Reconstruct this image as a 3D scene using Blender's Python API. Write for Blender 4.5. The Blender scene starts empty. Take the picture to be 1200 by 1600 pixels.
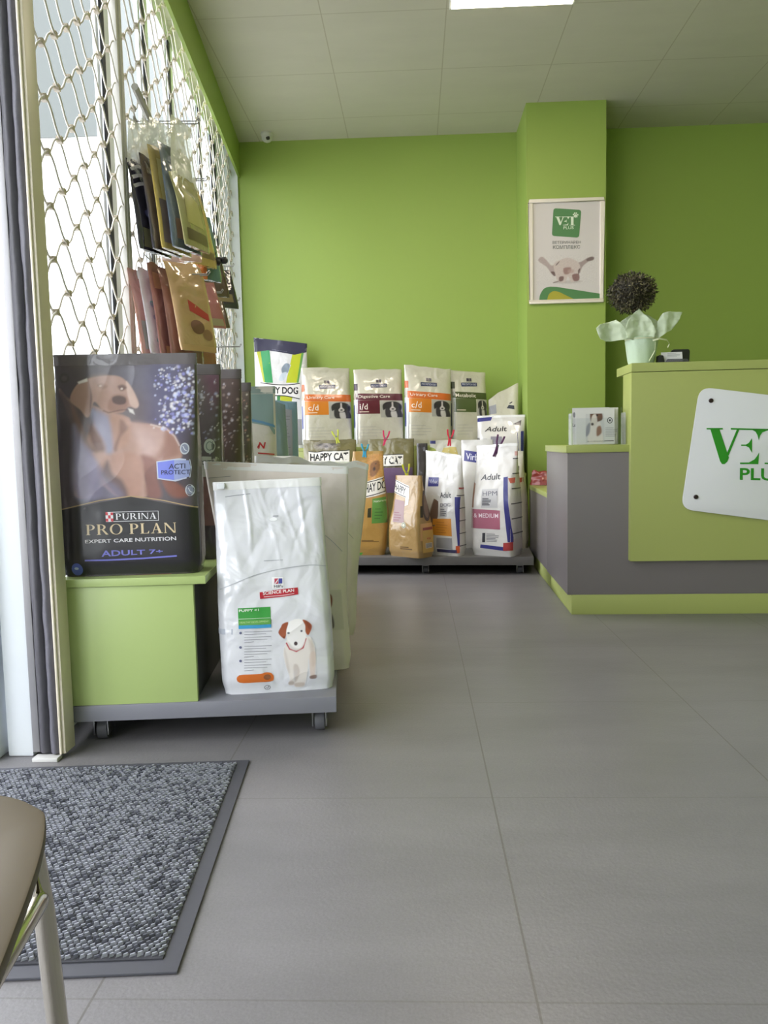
import bpy, bmesh, math, random
import numpy as np
from mathutils import Vector, Matrix, noise
from mathutils.geometry import tessellate_polygon

random.seed(7)
PI = math.pi
scene = bpy.context.scene
COL = scene.collection

# ------------------------------------------------------------------ camera
F_PX, CAM_H = 1220.0, 0.77
PITCH, ROLL, YAW = math.radians(5.02), math.radians(1.2), math.radians(2.35)
fwd = Vector((-math.sin(YAW)*math.cos(PITCH), math.cos(YAW)*math.cos(PITCH), -math.sin(PITCH)))
_r0 = Vector((math.cos(YAW), math.sin(YAW), 0)); _u0 = _r0.cross(fwd)
c_, s_ = math.cos(-ROLL), math.sin(-ROLL)
cam_r = _r0*c_ + _u0*s_
cam_u = _u0*c_ - _r0*s_
CAM = Vector((0, 0, CAM_H))
cd = bpy.data.cameras.new('camera')
cd.sensor_fit = 'VERTICAL'; cd.sensor_height = 36.0; cd.lens = F_PX/1600*36.0
cd.clip_start = 0.02; cd.clip_end = 200
cam = bpy.data.objects.new('camera', cd); COL.objects.link(cam)
M = Matrix.Identity(4)
for i in range(3):
    M[i][0] = cam_r[i]; M[i][1] = cam_u[i]; M[i][2] = -fwd[i]; M[i][3] = CAM[i]
cam.matrix_world = M
scene.camera = cam

# ------------------------------------------------------------------ world, light, exposure
scene.view_settings.view_transform = 'Standard'
scene.view_settings.look = 'None'
scene.view_settings.gamma = 1.0
scene.view_settings.use_curve_mapping = False
scene.view_settings.exposure = 0.32
SKY = 6.0
w = bpy.data.worlds.new('sky'); scene.world = w; w.use_nodes = True
bg = w.node_tree.nodes['Background']
bg.inputs[0].default_value = (0.90, 0.94, 1.0, 1); bg.inputs[1].default_value = SKY
LED = 16.0
scene.cycles.use_denoising = True
scene.cycles.max_bounces = 10; scene.cycles.diffuse_bounces = 6; scene.cycles.glossy_bounces = 4
scene.cycles.transparent_max_bounces = 24
scene.cycles.sample_clamp_indirect = 6.0

def portal(name, loc, rot, sx, sy):
    l = bpy.data.lights.new(name, 'AREA'); l.shape = 'RECTANGLE'; l.size = sx; l.size_y = sy
    l.cycles.is_portal = True
    o = bpy.data.objects.new(name, l); COL.objects.link(o); o.location = loc; o.rotation_euler = rot
    return o
# daylight comes through the shop window and through the glazed entrance nearer the street
portal('window_daylight', (-1.24, 3.75, 1.55), (0, math.radians(-90), math.radians(4.8)), 2.5, 3.6)
portal('entrance_daylight', (-1.66, -0.35, 1.35), (0, math.radians(-90), 0), 2.6, 4.3)

# ------------------------------------------------------------------ pixel helpers (points of the photograph on known planes)
def ray(x, y):
    return fwd + cam_r*((x-600)/F_PX) - cam_u*((y-800)/F_PX)
def at_z(x, y, z):
    d = ray(x, y); return CAM + d*((z-CAM_H)/d.z)
def at_y(x, y, Y):
    d = ray(x, y); return CAM + d*(Y/d.y)
def at_plane(x, y, p0, n):
    d = ray(x, y); return CAM + d*((Vector(p0)-CAM).dot(n)/d.dot(n))

# ------------------------------------------------------------------ materials
def lin(c):
    out = []
    for v in c[:3]:
        v = v/255.0
        out.append(v/12.92 if v <= 0.04045 else ((v+0.055)/1.055)**2.4)
    return out
_mats = {}
def mat(name, rgb, rough=0.5, metal=0.0, coat=0.0, bump=None, spec=0.5, emit=0.0, mottle=0.0, mscale=30.0):
    if name in _mats: return _mats[name]
    m = bpy.data.materials.new(name); m.use_nodes = True
    nt = m.node_tree; b = nt.nodes['Principled BSDF']
    c = lin(rgb)
    b.inputs['Base Color'].default_value = (*c, 1)
    b.inputs['Roughness'].default_value = rough
    b.inputs['Metallic'].default_value = metal
    b.inputs['Coat Weight'].default_value = coat
    b.inputs['Coat Roughness'].default_value = 0.07
    b.inputs['Specular IOR Level'].default_value = spec
    if emit:
        b.inputs['Emission Color'].default_value = (*c, 1); b.inputs['Emission Strength'].default_value = emit
    tc = None
    if bump or mottle:
        tc = nt.nodes.new('ShaderNodeTexCoord')
    if mottle:
        n = nt.nodes.new('ShaderNodeTexNoise'); n.inputs['Scale'].default_value = mscale; n.inputs['Detail'].default_value = 5
        nt.links.new(tc.outputs['Object'], n.inputs['Vector'])
        mx = nt.nodes.new('ShaderNodeMix'); mx.data_type = 'RGBA'
        mx.inputs[6].default_value = (*[v*(1-mottle) for v in c], 1); mx.inputs[7].default_value = (*[min(1, v*(1+mottle)) for v in c], 1)
        nt.links.new(n.outputs['Fac'], mx.inputs[0]); nt.links.new(mx.outputs[2], b.inputs['Base Color'])
    if bump:
        n = nt.nodes.new('ShaderNodeTexNoise'); n.inputs['Scale'].default_value = bump[0]
        n.inputs['Detail'].default_value = bump[3] if len(bump) > 3 else 3; n.inputs['Distortion'].default_value = 0.6
        nt.links.new(tc.outputs['Object'], n.inputs['Vector'])
        bp = nt.nodes.new('ShaderNodeBump'); bp.inputs['Strength'].default_value = bump[1]; bp.inputs['Distance'].default_value = bump[2]
        nt.links.new(n.outputs['Fac'], bp.inputs['Height']); nt.links.new(bp.outputs[0], b.inputs['Normal']); nt.links.new(bp.outputs[0], b.inputs['Coat Normal'])
    _mats[name] = m
    return m

def film(name, rgb, rough=0.3, b=0.5, sc=13, coat=0.8):           # printed plastic film of a food bag
    return mat('film_'+name, rgb, rough, coat=coat, bump=(sc, b, 0.014, 2.5))

def ink(rgb, rough=0.32):                           # printing on that film
    return mat('ink_%d_%d_%d' % tuple(rgb), rgb, rough, coat=0.3)

def picture_mat(name='printed_picture', rough=0.32, coat=0.3):
    if name in _mats: return _mats[name]
    m = bpy.data.materials.new(name); m.use_nodes = True
    nt = m.node_tree; b = nt.nodes['Principled BSDF']
    a = nt.nodes.new('ShaderNodeAttribute'); a.attribute_name = 'print'
    nt.links.new(a.outputs['Color'], b.inputs['Base Color'])
    b.inputs['Roughness'].default_value = rough; b.inputs['Coat Weight'].default_value = coat; b.inputs['Coat Roughness'].default_value = 0.12
    _mats[name] = m
    return m

def clear_mat(name, tint=(1, 1, 1), gloss=0.12, rough=0.05, opacity=0.0, bump=None, rgb=(230, 230, 230)):
    if name in _mats: return _mats[name]
    m = bpy.data.materials.new(name); m.use_nodes = True
    nt = m.node_tree; nt.nodes.clear()
    out = nt.nodes.new('ShaderNodeOutputMaterial')
    tr = nt.nodes.new('ShaderNodeBsdfTransparent'); tr.inputs[0].default_value = (*tint, 1)
    gl = nt.nodes.new('ShaderNodeBsdfPrincipled'); gl.inputs['Base Color'].default_value = (*lin(rgb), 1); gl.inputs['Roughness'].default_value = rough
    lw = nt.nodes.new('ShaderNodeLayerWeight'); lw.inputs[0].default_value = 0.25
    ma = nt.nodes.new('ShaderNodeMath'); ma.operation = 'MULTIPLY_ADD'; ma.inputs[1].default_value = gloss*2; ma.inputs[2].default_value = opacity
    nt.links.new(lw.outputs['Fresnel'], ma.inputs[0])
    mx = nt.nodes.new('ShaderNodeMixShader')
    nt.links.new(ma.outputs[0], mx.inputs[0]); nt.links.new(tr.outputs[0], mx.inputs[1]); nt.links.new(gl.outputs[0], mx.inputs[2])
    nt.links.new(mx.outputs[0], out.inputs[0])
    if bump:
        tc = nt.nodes.new('ShaderNodeTexCoord')
        n = nt.nodes.new('ShaderNodeTexNoise'); n.inputs['Scale'].default_value = bump[0]
        nt.links.new(tc.outputs['Object'], n.inputs['Vector'])
        bp = nt.nodes.new('ShaderNodeBump'); bp.inputs['Strength'].default_value = bump[1]; bp.inputs['Distance'].default_value = 0.02
        nt.links.new(n.outputs['Fac'], bp.inputs['Height']); nt.links.new(bp.outputs[0], gl.inputs['Normal'])
    _mats[name] = m
    return m

def tile_mat(name, rgb, line_rgb, ox, oy, pitch, width, rough, mottle, mscale, bump=0.0, ly=1.0, speck=0.0):
    m = bpy.data.materials.new(name); m.use_nodes = True
    nt = m.node_tree; b = nt.nodes['Principled BSDF']; L = nt.links.new
    b.inputs['Roughness'].default_value = rough
    tc = nt.nodes.new('ShaderNodeTexCoord'); sep = nt.nodes.new('ShaderNodeSeparateXYZ'); L(tc.outputs['Object'], sep.inputs[0])
    def line(out, o, k):
        a = nt.nodes.new('ShaderNodeMath'); a.operation = 'SUBTRACT'; L(out, a.inputs[0]); a.inputs[1].default_value = o - pitch/2 - 60*pitch
        d = nt.nodes.new('ShaderNodeMath'); d.operation = 'MODULO'; L(a.outputs[0], d.inputs[0]); d.inputs[1].default_value = pitch
        e = nt.nodes.new('ShaderNodeMath'); e.operation = 'SUBTRACT'; L(d.outputs[0], e.inputs[0]); e.inputs[1].default_value = pitch/2
        f = nt.nodes.new('ShaderNodeMath'); f.operation = 'ABSOLUTE'; L(e.outputs[0], f.inputs[0])
        g = nt.nodes.new('ShaderNodeMath'); g.operation = 'LESS_THAN'; L(f.outputs[0], g.inputs[0]); g.inputs[1].default_value = width/2
        h = nt.nodes.new('ShaderNodeMath'); h.operation = 'MULTIPLY'; L(g.outputs[0], h.inputs[0]); h.inputs[1].default_value = k
        return h.outputs[0]
    lx = line(sep.outputs[0], ox, 1.0); lyy = line(sep.outputs[1], oy, ly)
    mxm = nt.nodes.new('ShaderNodeMath'); mxm.operation = 'MAXIMUM'; L(lx, mxm.inputs[0]); L(lyy, mxm.inputs[1])
    c = lin(rgb)
    n = nt.nodes.new('ShaderNodeTexNoise'); n.inputs['Scale'].default_value = mscale; n.inputs['Detail'].default_value = 8; n.inputs['Roughness'].default_value = 0.65
    mp = nt.nodes.new('ShaderNodeMapping'); mp.inputs['Scale'].default_value = (0.5, 1.6, 1); L(tc.outputs['Object'], mp.inputs[0]); L(mp.outputs[0], n.inputs['Vector'])
    mr = nt.nodes.new('ShaderNodeMapRange'); mr.inputs[1].default_value = 0.3; mr.inputs[2].default_value = 0.7; L(n.outputs['Fac'], mr.inputs[0])
    mx = nt.nodes.new('ShaderNodeMix'); mx.data_type = 'RGBA'
    mx.inputs[6].default_value = (*[v*(1-mottle) for v in c], 1); mx.inputs[7].default_value = (*[v*(1+mottle) for v in c], 1)
    L(mr.outputs[0], mx.inputs[0])
    src = mx.outputs[2]
    if speck:
        n2 = nt.nodes.new('ShaderNodeTexNoise'); n2.inputs['Scale'].default_value = 260; n2.inputs['Detail'].default_value = 2; L(tc.outputs['Object'], n2.inputs['Vector'])
        m2 = nt.nodes.new('ShaderNodeMapRange'); m2.inputs[1].default_value = 0.3; m2.inputs[2].default_value = 0.7; m2.inputs[3].default_value = 1-speck; m2.inputs[4].default_value = 1+speck
        L(n2.outputs['Fac'], m2.inputs[0])
        vm = nt.nodes.new('ShaderNodeVectorMath'); vm.operation = 'SCALE'; L(src, vm.inputs[0]); L(m2.outputs[0], vm.inputs['Scale'])
        src = vm.outputs[0]
    ml = nt.nodes.new('ShaderNodeMix'); ml.data_type = 'RGBA'; ml.inputs[7].default_value = (*lin(line_rgb), 1)
    L(mxm.outputs[0], ml.inputs[0]); L(src, ml.inputs[6]); L(ml.outputs[2], b.inputs['Base Color'])
    if bump:
        n3 = nt.nodes.new('ShaderNodeTexNoise'); n3.inputs['Scale'].default_value = 120; L(tc.outputs['Object'], n3.inputs['Vector'])
        bp = nt.nodes.new('ShaderNodeBump'); bp.inputs['Strength'].default_value = bump; bp.inputs['Distance'].default_value = 0.003
        L(n3.outputs['Fac'], bp.inputs['Height']); L(bp.outputs[0], b.inputs['Normal'])
    return m

# ------------------------------------------------------------------ objects
def tag(o, label=None, cat=None, group=None, kind=None):
    if label: o['label'] = label
    if cat: o['category'] = cat
    if group: o['group'] = group
    if kind: o['kind'] = kind
    return o
def thing(name, label, cat, loc=(0, 0, 0), rotz=0.0, group=None, rot=None):
    o = bpy.data.objects.new(name, None); COL.objects.link(o); o.empty_display_size = 0.05
    o.location = loc; o.rotation_euler = rot if rot else (0, 0, rotz)
    return tag(o, label, cat, group)
def mx_of(o):
    return Matrix.Translation(o.location) @ o.rotation_euler.to_matrix().to_4x4()
def copy_tree(o, parent=None):
    c = o.copy(); COL.objects.link(c)
    if parent: c.parent = parent
    for ch in [x for x in bpy.data.objects if x.parent == o]: copy_tree(ch, c)
    return c

class MB:
    """collects shapes and links them as one mesh object"""
    def __init__(s): s.v = []; s.f = []; s.m = []
    def add(s, vs, fs, mi=0):
        o = len(s.v); s.v += [tuple(v) for v in vs]; s.f += [tuple(i+o for i in f) for f in fs]; s.m += [mi]*len(fs)
    def box(s, x0, x1, y0, y1, z0, z1, mi=0, X=None):
        vs = [Vector((x, y, z)) for z in (z0, z1) for y in (y0, y1) for x in (x0, x1)]
        if X: vs = [X @ v for v in vs]
        s.add(vs, [(0, 2, 3, 1), (4, 5, 7, 6), (0, 1, 5, 4), (2, 6, 7, 3), (0, 4, 6, 2), (1, 3, 7, 5)], mi)
    def tube(s, path, r, n=8, mi=0, caps=True, closed=False):
        P = [Vector(p) for p in path]; k = len(P); rings = []
        up = Vector((0, 0, 1)); prev = None
        for i, p in enumerate(P):
            if closed: t = P[(i+1) % k]-P[i-1]
            else: t = P[min(i+1, k-1)]-P[max(i-1, 0)]
            t.normalize()
            if prev is None:
                a = up if abs(t.z) < 0.95 else Vector((1, 0, 0)); u = (a - t*a.dot(t)).normalized()
            else: u = (prev - t*prev.dot(t)).normalized()
            prev = u; v = t.cross(u)
            rr = r[i] if isinstance(r, (list, tuple)) else r
            rings.append([p+(u*math.cos(2*PI*j/n)+v*math.sin(2*PI*j/n))*rr for j in range(n)])
        vs = [q for R_ in rings for q in R_]; fs = []
        for i in range(k if closed else k-1):
            a = i*n; b = ((i+1) % k)*n
            for j in range(n): fs.append((a+j, a+(j+1) % n, b+(j+1) % n, b+j))
        if caps and not closed: fs += [tuple(range(n))[::-1], tuple(range((k-1)*n, k*n))]
        s.add(vs, fs, mi)
    def lathe(s, prof, n=24, c=(0, 0, 0), mi=0, axis='z', cap=True):
        vs = []; fs = []
        for r, h in prof:
            for j in range(n):
                a = 2*PI*j/n; x, y = r*math.cos(a), r*math.sin(a)
                q = (x, y, h) if axis == 'z' else ((x, h, y) if axis == 'y' else (h, x, y))
                vs.append(Vector(q)+Vector(c))
        for i in range(len(prof)-1):
            for j in range(n): fs.append((i*n+j, i*n+(j+1) % n, (i+1)*n+(j+1) % n, (i+1)*n+j))
        if cap: fs += [tuple(range(n))[::-1], tuple(range((len(prof)-1)*n, len(prof)*n))]
        s.add(vs, fs, mi)
    def prism(s, poly, y0, y1, mi=0, mi_side=None):      # poly in (x,z), thickness along y
        n = len(poly); tris = tessellate_polygon([[Vector((x, z, 0)) for x, z in poly]])
        vs = [(x, y0, z) for x, z in poly]+[(x, y1, z) for x, z in poly]
        s.add(vs, [tuple(t) for t in tris]+[tuple(i+n for i in t[::-1]) for t in tris], mi)
        s.add(vs, [(i, (i+1) % n, n+(i+1) % n, n+i) for i in range(n)], mi if mi_side is None else mi_side)
    def slab(s, poly, z0, z1, mi=0):                     # poly in (x,y), thickness along z
        n = len(poly); tris = tessellate_polygon([[Vector((x, y, 0)) for x, y in poly]])
        vs = [(x, y, z0) for x, y in poly]+[(x, y, z1) for x, y in poly]
        s.add(vs, [tuple(t) for t in tris]+[tuple(i+n for i in t[::-1]) for t in tris]+[(i, (i+1) % n, n+(i+1) % n, n+i) for i in range(n)], mi)
    def grid(s, fn, nu, nv, mi=0):
        vs = [fn(i/nu, j/nv) for j in range(nv+1) for i in range(nu+1)]
        s.add(vs, [(j*(nu+1)+i, j*(nu+1)+i+1, (j+1)*(nu+1)+i+1, (j+1)*(nu+1)+i) for j in range(nv) for i in range(nu)], mi)
    def build(s, name, mats, parent=None, bevel=0.0, smooth=35, recalc=True, label=None, seg=2, solid=0.0):
        me = bpy.data.meshes.new(name); me.from_pydata(s.v, [], s.f)
        if not isinstance(mats, (list, tuple)): mats = [mats]
        for m in mats: me.materials.append(m)
        me.polygons.foreach_set('material_index', s.m)
        if recalc or bevel:
            bm = bmesh.new(); bm.from_mesh(me)
            if bevel: bmesh.ops.remove_doubles(bm, verts=bm.verts, dist=1e-6)
            if recalc: bmesh.ops.recalc_face_normals(bm, faces=bm.faces)
            if bevel:
                es = [e for e in bm.edges if len(e.link_faces) == 2 and e.calc_face_angle(0) > 0.6]
                bmesh.ops.bevel(bm, geom=es, offset=bevel, segments=seg, affect='EDGES', profile=0.6, clamp_overlap=True)
            bm.to_mesh(me); bm.free()
        if smooth:
            me.shade_smooth()
            if smooth < 180: me.set_sharp_from_angle(angle=math.radians(smooth))
        o = bpy.data.objects.new(name, me); COL.objects.link(o)
        if parent: o.parent = parent
        if label: o['label'] = label
        if solid:
            md = o.modifiers.new('thickness', 'SOLIDIFY'); md.thickness = solid; md.offset = 0
        return o

def struct(o, label=None, cat=None):
    o['kind'] = 'structure'
    if label: o['label'] = label
    if cat: o['category'] = cat
    return o

# ------------------------------------------------------------------ printing: flat artwork in (x,z) laid on a surface S(x,z,off)
_txt = {}
def text_tris(s, bold=0.0):
    k = (s, bold)
    if k in _txt: return _txt[k]
    c = bpy.data.curves.new('t', 'FONT'); c.body = s; c.size = 1; c.resolution_u = 3; c.offset = bold
    o = bpy.data.objects.new('t', c); COL.objects.link(o)
    dg = bpy.context.evaluated_depsgraph_get(); ev = o.evaluated_get(dg); me = ev.to_mesh()
    me.calc_loop_triangles()
    v = [(p.co.x, p.co.y) for p in me.vertices]; t = [tuple(x.vertices) for x in me.loop_triangles]
    ev.to_mesh_clear(); bpy.data.objects.remove(o); bpy.data.curves.remove(c)
    _txt[k] = (v, t)
    return _txt[k]

def spline(pts, n=6, closed=True):
    k = len(pts); out = []
    for i in range(k if closed else k-1):
        g = lambda j: pts[j % k] if closed else pts[min(max(j, 0), k-1)]
        p0, p1, p2, p3 = g(i-1), g(i), g(i+1), g(i+2)
        for a in range(n):
            t = a/n
            out.append(tuple(0.5*((2*p1[d])+(-p0[d]+p2[d])*t+(2*p0[d]-5*p1[d]+4*p2[d]-p3[d])*t*t+(-p0[d]+3*p1[d]-3*p2[d]+p3[d])*t**3) for d in (0, 1)))
    if not closed: out.append(tuple(pts[-1]))
    return out

SERIF = {}
def _serif():
    T, t = 0.17, 0.045
    def rect(x0, z0, x1, z1): return [(x0, z0), (x1, z0), (x1, z1), (x0, z1)]
    def stem(x, w, lo=True, hi=True):
        p = [rect(x, 0, x+w, 1)]
        if lo: p.append(rect(x-.07, 0, x+w+.07, .04))
        if hi: p.append(rect(x-.07, .96, x+w+.07, 1))
        return p
    def arc(cx, cz, ro, rz, ri, rzi, a0, a1, n=12):
        q = []
        for i in range(n):
            A, B = a0+(a1-a0)*i/n, a0+(a1-a0)*(i+1)/n
            q.append([(cx+ro*math.cos(A), cz+rz*math.sin(A)), (cx+ro*math.cos(B), cz+rz*math.sin(B)), (cx+ri*math.cos(B), cz+rzi*math.sin(B)), (cx+ri*math.cos(A), cz+rzi*math.sin(A))])
        return q
    h = PI/2
    bowl = arc(.30, .73, .36, .27, .20, .225, -h, h)+[rect(.2, .955, .31, 1), rect(.2, .46, .31, .505)]
    SERIF['P'] = (stem(.07, T)+bowl, .72)
    SERIF['R'] = (stem(.07, T)+bowl+[[(.36, .48), (.52, .48), (.86, 0), (.66, 0)]], .88)
    SERIF['O'] = (arc(.47, .5, .47, .52, .31, .475, 0, 2*PI, 28), .94)
    SERIF['L'] = (stem(.07, T)+[rect(.2, 0, .62, .045), [(.62, 0), (.66, .25), (.62, .25), (.52, .04)]], .70)
    SERIF['A'] = ([[(.1, 0), (.16, 0), (.47, 1), (.41, 1)], [(.60, 0), (.80, 0), (.50, 1), (.38, 1)], rect(.2, .32, .62, .36), rect(.0, 0, .26, .04), rect(.5, 0, .9, .04)], .90)
    SERIF['N'] = (stem(.07, t+.02, True, False)+stem(.78, t+.02, False, True)+[[(.02, 1), (.2, 1), (.845, 0), (.70, 0)]], .92)
    SERIF['U'] = ([rect(.07, .3, .07+T, 1), rect(.0, .96, .32, 1), rect(.70, .3, .76, 1), rect(.62, .96, .84, 1)]+arc(.415, .32, .345, .34, .18, .29, PI, 2*PI), .86)
    SERIF['I'] = (stem(.07, T), .32)
    SERIF[' '] = ([], .35)
_serif()

class Art:
    def __init__(s, S, off=0.0009, dl=0.0005, g=0.014):
        s.S = S; s.off = off; s.dl = dl; s.g = g; s.items = []; s.mats = []
    def mi(s, m):
        if m not in s.mats: s.mats.append(m)
        return s.mats.index(m)
    def tris(s, v, t, m, layer=0, cut=True): s.items.append((list(v), list(t), s.mi(m), layer, cut))
    def poly(s, pts, m, layer=0):
        t = tessellate_polygon([[Vector((x, z, 0)) for x, z in pts]])
        s.tris(pts, [tuple(q) for q in t], m, layer)
    def rect(s, x0, z0, x1, z1, m, layer=0): s.tris([(x0, z0), (x1, z0), (x1, z1), (x0, z1)], [(0, 1, 2, 3)], m, layer)
    def quad(s, pts, m, layer=0): s.tris(pts, [(0, 1, 2, 3)], m, layer)
    def ellipse(s, cx, cz, rx, rz, m, layer=0, n=24):
        s.poly([(cx+rx*math.cos(2*PI*i/n), cz+rz*math.sin(2*PI*i/n)) for i in range(n)], m, layer)
    def stroke(s, pts, wd, m, layer=0):
        k = len(pts); v = []; f = []
        for i, p in enumerate(pts):
            a, b = pts[max(i-1, 0)], pts[min(i+1, k-1)]
            dx, dz = b[0]-a[0], b[1]-a[1]; L = math.hypot(dx, dz) or 1
            v += [(p[0]-dz/L*wd/2, p[1]+dx/L*wd/2), (p[0]+dz/L*wd/2, p[1]-dx/L*wd/2)]
        for i in range(k-1): f.append((2*i+1, 2*i+3, 2*i+2, 2*i))
        s.tris(v, f, m, layer)
    def ringed(s, cx, cz, rx, rz, wd, m, layer=0, n=28):
        s.stroke([(cx+rx*math.cos(2*PI*i/n), cz+rz*math.sin(2*PI*i/n)) for i in range(n+1)], wd, m, layer)
    def text(s, st, x0, z0, x1, z1, m, layer=1, bold=0.0, quad=None, serif=False):
        if serif:
            v = []; t = []; X = 0.0
            for ch in st:
                ps, ad = SERIF[ch]
                for p in ps:
                    o = len(v); v += [(X+q[0], q[1]) for q in p]; t.append(tuple(range(o, o+len(p))))
                X += ad+.08
        else: v, t = text_tris(st, bold)
        if not v: return
        a0, a1 = min(p[0] for p in v), max(p[0] for p in v); b0, b1 = min(p[1] for p in v), max(p[1] for p in v)
        out = []
        for p in v:
            U, V = (p[0]-a0)/(a1-a0), (p[1]-b0)/(b1-b0)
            if quad:      # BL BR TR TL
                q = quad; lo = [q[0][d]*(1-U)+q[1][d]*U for d in (0, 1)]; hi = [q[3][d]*(1-U)+q[2][d]*U for d in (0, 1)]
                out.append((lo[0]*(1-V)+hi[0]*V, lo[1]*(1-V)+hi[1]*V))
            else: out.append((x0+(x1-x0)*U, z0+(z1-z0)*V))
        s.tris(out, t, m, layer, False)
    def lines(s, x0, z0, x1, z1, n, m, layer=1, wd=0.0018, seed=1):
        r = random.Random(seed)
        for i in range(n):
            z = z1-(z1-z0)*(i+.5)/n
            s.rect(x0, z-wd/2, x0+(x1-x0)*r.uniform(.6, 1), z+wd/2, m, layer)
    def build(s, name, parent, label=None):
        V = []; Fc = []; MI = []
        for v, t, mi, layer, cut in s.items:
            if cut:
                bm = bmesh.new(); bv = [bm.verts.new((p[0], p[1], 0)) for p in v]
                for q in t:
                    try: bm.faces.new([bv[i] for i in q])
                    except ValueError: pass
                for ax in (0, 1):
                    lo = min(p[ax] for p in v); hi = max(p[ax] for p in v); k = math.ceil(lo/s.g+1e-6)
                    if hi-lo > 6*s.g*12: continue
                    while k*s.g < hi:
                        co = [0, 0, 0]; co[ax] = k*s.g; no = [0, 0, 0]; no[ax] = 1
                        bmesh.ops.bisect_plane(bm, geom=bm.verts[:]+bm.edges[:]+bm.faces[:], plane_co=co, plane_no=no, dist=1e-6); k += 1
                bm.verts.index_update()
                pts = [(q.co.x, q.co.y) for q in bm.verts]; fs = [tuple(q.index for q in f.verts) for f in bm.faces]; bm.free()
            else: pts, fs = v, t
            o = len(V); V += [tuple(s.S(x, z, s.off+layer*s.dl)) for x, z in pts]
            Fc += [tuple(i+o for i in f) for f in fs]; MI += [mi]*len(fs)
        me = bpy.data.meshes.new(name); me.from_pydata(V, [], Fc)
        for m in s.mats: me.materials.append(m)
        me.polygons.foreach_set('material_index', MI)
        me.shade_smooth()
        o = bpy.data.objects.new(name, me); COL.objects.link(o); o.parent = parent
        if label: o['label'] = label
        return o

class Pic:
    """a printed photograph: soft shapes painted in a fine grid of print colours"""
    def __init__(s, x0, z0, x1, z1, nx, nz, base):
        s.b = (x0, z0, x1, z1); s.nx, s.nz = nx, nz
        X, Z = np.meshgrid(np.linspace(x0, x1, nx+1), np.linspace(z0, z1, nz+1)); s.X, s.Z = X.ravel(), Z.ravel()
        s.c = np.tile(np.array(lin(base)), (len(s.X), 1)); s.keep = None
    def sdf(s, pts):
        P = np.array(pts); Q = np.roll(P, -1, 0); d = np.full(len(s.X), 1e9); ins = np.zeros(len(s.X), bool)
        for a, b in zip(P, Q):
            e = b-a; wx, wz = s.X-a[0], s.Z-a[1]; t = np.clip((wx*e[0]+wz*e[1])/(e@e+1e-12), 0, 1)
            d = np.minimum(d, np.hypot(wx-e[0]*t, wz-e[1]*t))
            cnd = (a[1] > s.Z) != (b[1] > s.Z)
            with np.errstate(divide='ignore', invalid='ignore'): xi = (b[0]-a[0])*(s.Z-a[1])/(b[1]-a[1]+1e-15)+a[0]
            ins ^= cnd & (s.X < xi)
        return np.where(ins, -d, d)
    def shape(s, pts, rgb, soft=0.002, alpha=1.0, smooth=5):
        pts = spline(pts, smooth) if smooth else pts
        d = s.sdf(pts); a = np.clip(0.5-d/(2*soft), 0, 1); a = (a*a*(3-2*a)*alpha)[:, None]
        s.c = s.c*(1-a)+np.array(lin(rgb))*a; return d
    def blob(s, cx, cz, rx, rz, rgb, soft=0.3, alpha=1.0):
        d = np.hypot((s.X-cx)/rx, (s.Z-cz)/rz); a = np.clip((1+soft-d)/(2*soft), 0, 1); a = (a*a*(3-2*a)*alpha)[:, None]
        s.c = s.c*(1-a)+np.array(lin(rgb))*a
    def line(s, pts, wd, rgb, soft=0.001, alpha=1.0):
        d = np.full(len(s.X), 1e9)
        for a, b in zip(pts[:-1], pts[1:]):
            a, b = np.array(a), np.array(b); e = b-a; wx, wz = s.X-a[0], s.Z-a[1]; t = np.clip((wx*e[0]+wz*e[1])/(e@e+1e-12), 0, 1)
            d = np.minimum(d, np.hypot(wx-e[0]*t, wz-e[1]*t))
        a = np.clip((wd/2+soft-d)/(2*soft), 0, 1)[:, None]*alpha
        s.c = s.c*(1-a)+np.array(lin(rgb))*a
    def grain(s, amt, scale, seed=0):
        g = np.array([noise.noise((x*scale, z*scale, seed)) for x, z in zip(s.X, s.Z)])[:, None]
        s.c = np.clip(s.c*(1+amt*g), 0, 1)
    def build(s, name, parent, S, off=0.0007, label=None, keep=None, m=None):
        V = [tuple(S(x, z, off)) for x, z in zip(s.X, s.Z)]; n = s.nx+1
        Fc = [(j*n+i, j*n+i+1, (j+1)*n+i+1, (j+1)*n+i) for j in range(s.nz) for i in range(s.nx)]
        if keep is not None: Fc = [f for f in Fc if keep[f[0]] and keep[f[2]]]
        me = bpy.data.meshes.new(name); me.from_pydata(V, [], Fc); me.materials.append(m or picture_mat())
        at = me.attributes.new('print', 'FLOAT_COLOR', 'POINT')
        at.data.foreach_set('color', np.hstack([s.c, np.ones((len(s.c), 1))]).astype(np.float32).ravel())
        me.shade_smooth()
        o = bpy.data.objects.new(name, me); COL.objects.link(o); o.parent = parent
        if keep is not None:
            bm = bmesh.new(); bm.from_mesh(me); bmesh.ops.delete(bm, geom=[v for v in bm.verts if not v.link_faces], context='VERTS'); bm.to_mesh(me); bm.free()
        if label: o['label'] = label
        return o

def sst(a, b, x):
    t = min(max((x-a)/(b-a), 0), 1); return t*t*(3-2*t)

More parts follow.
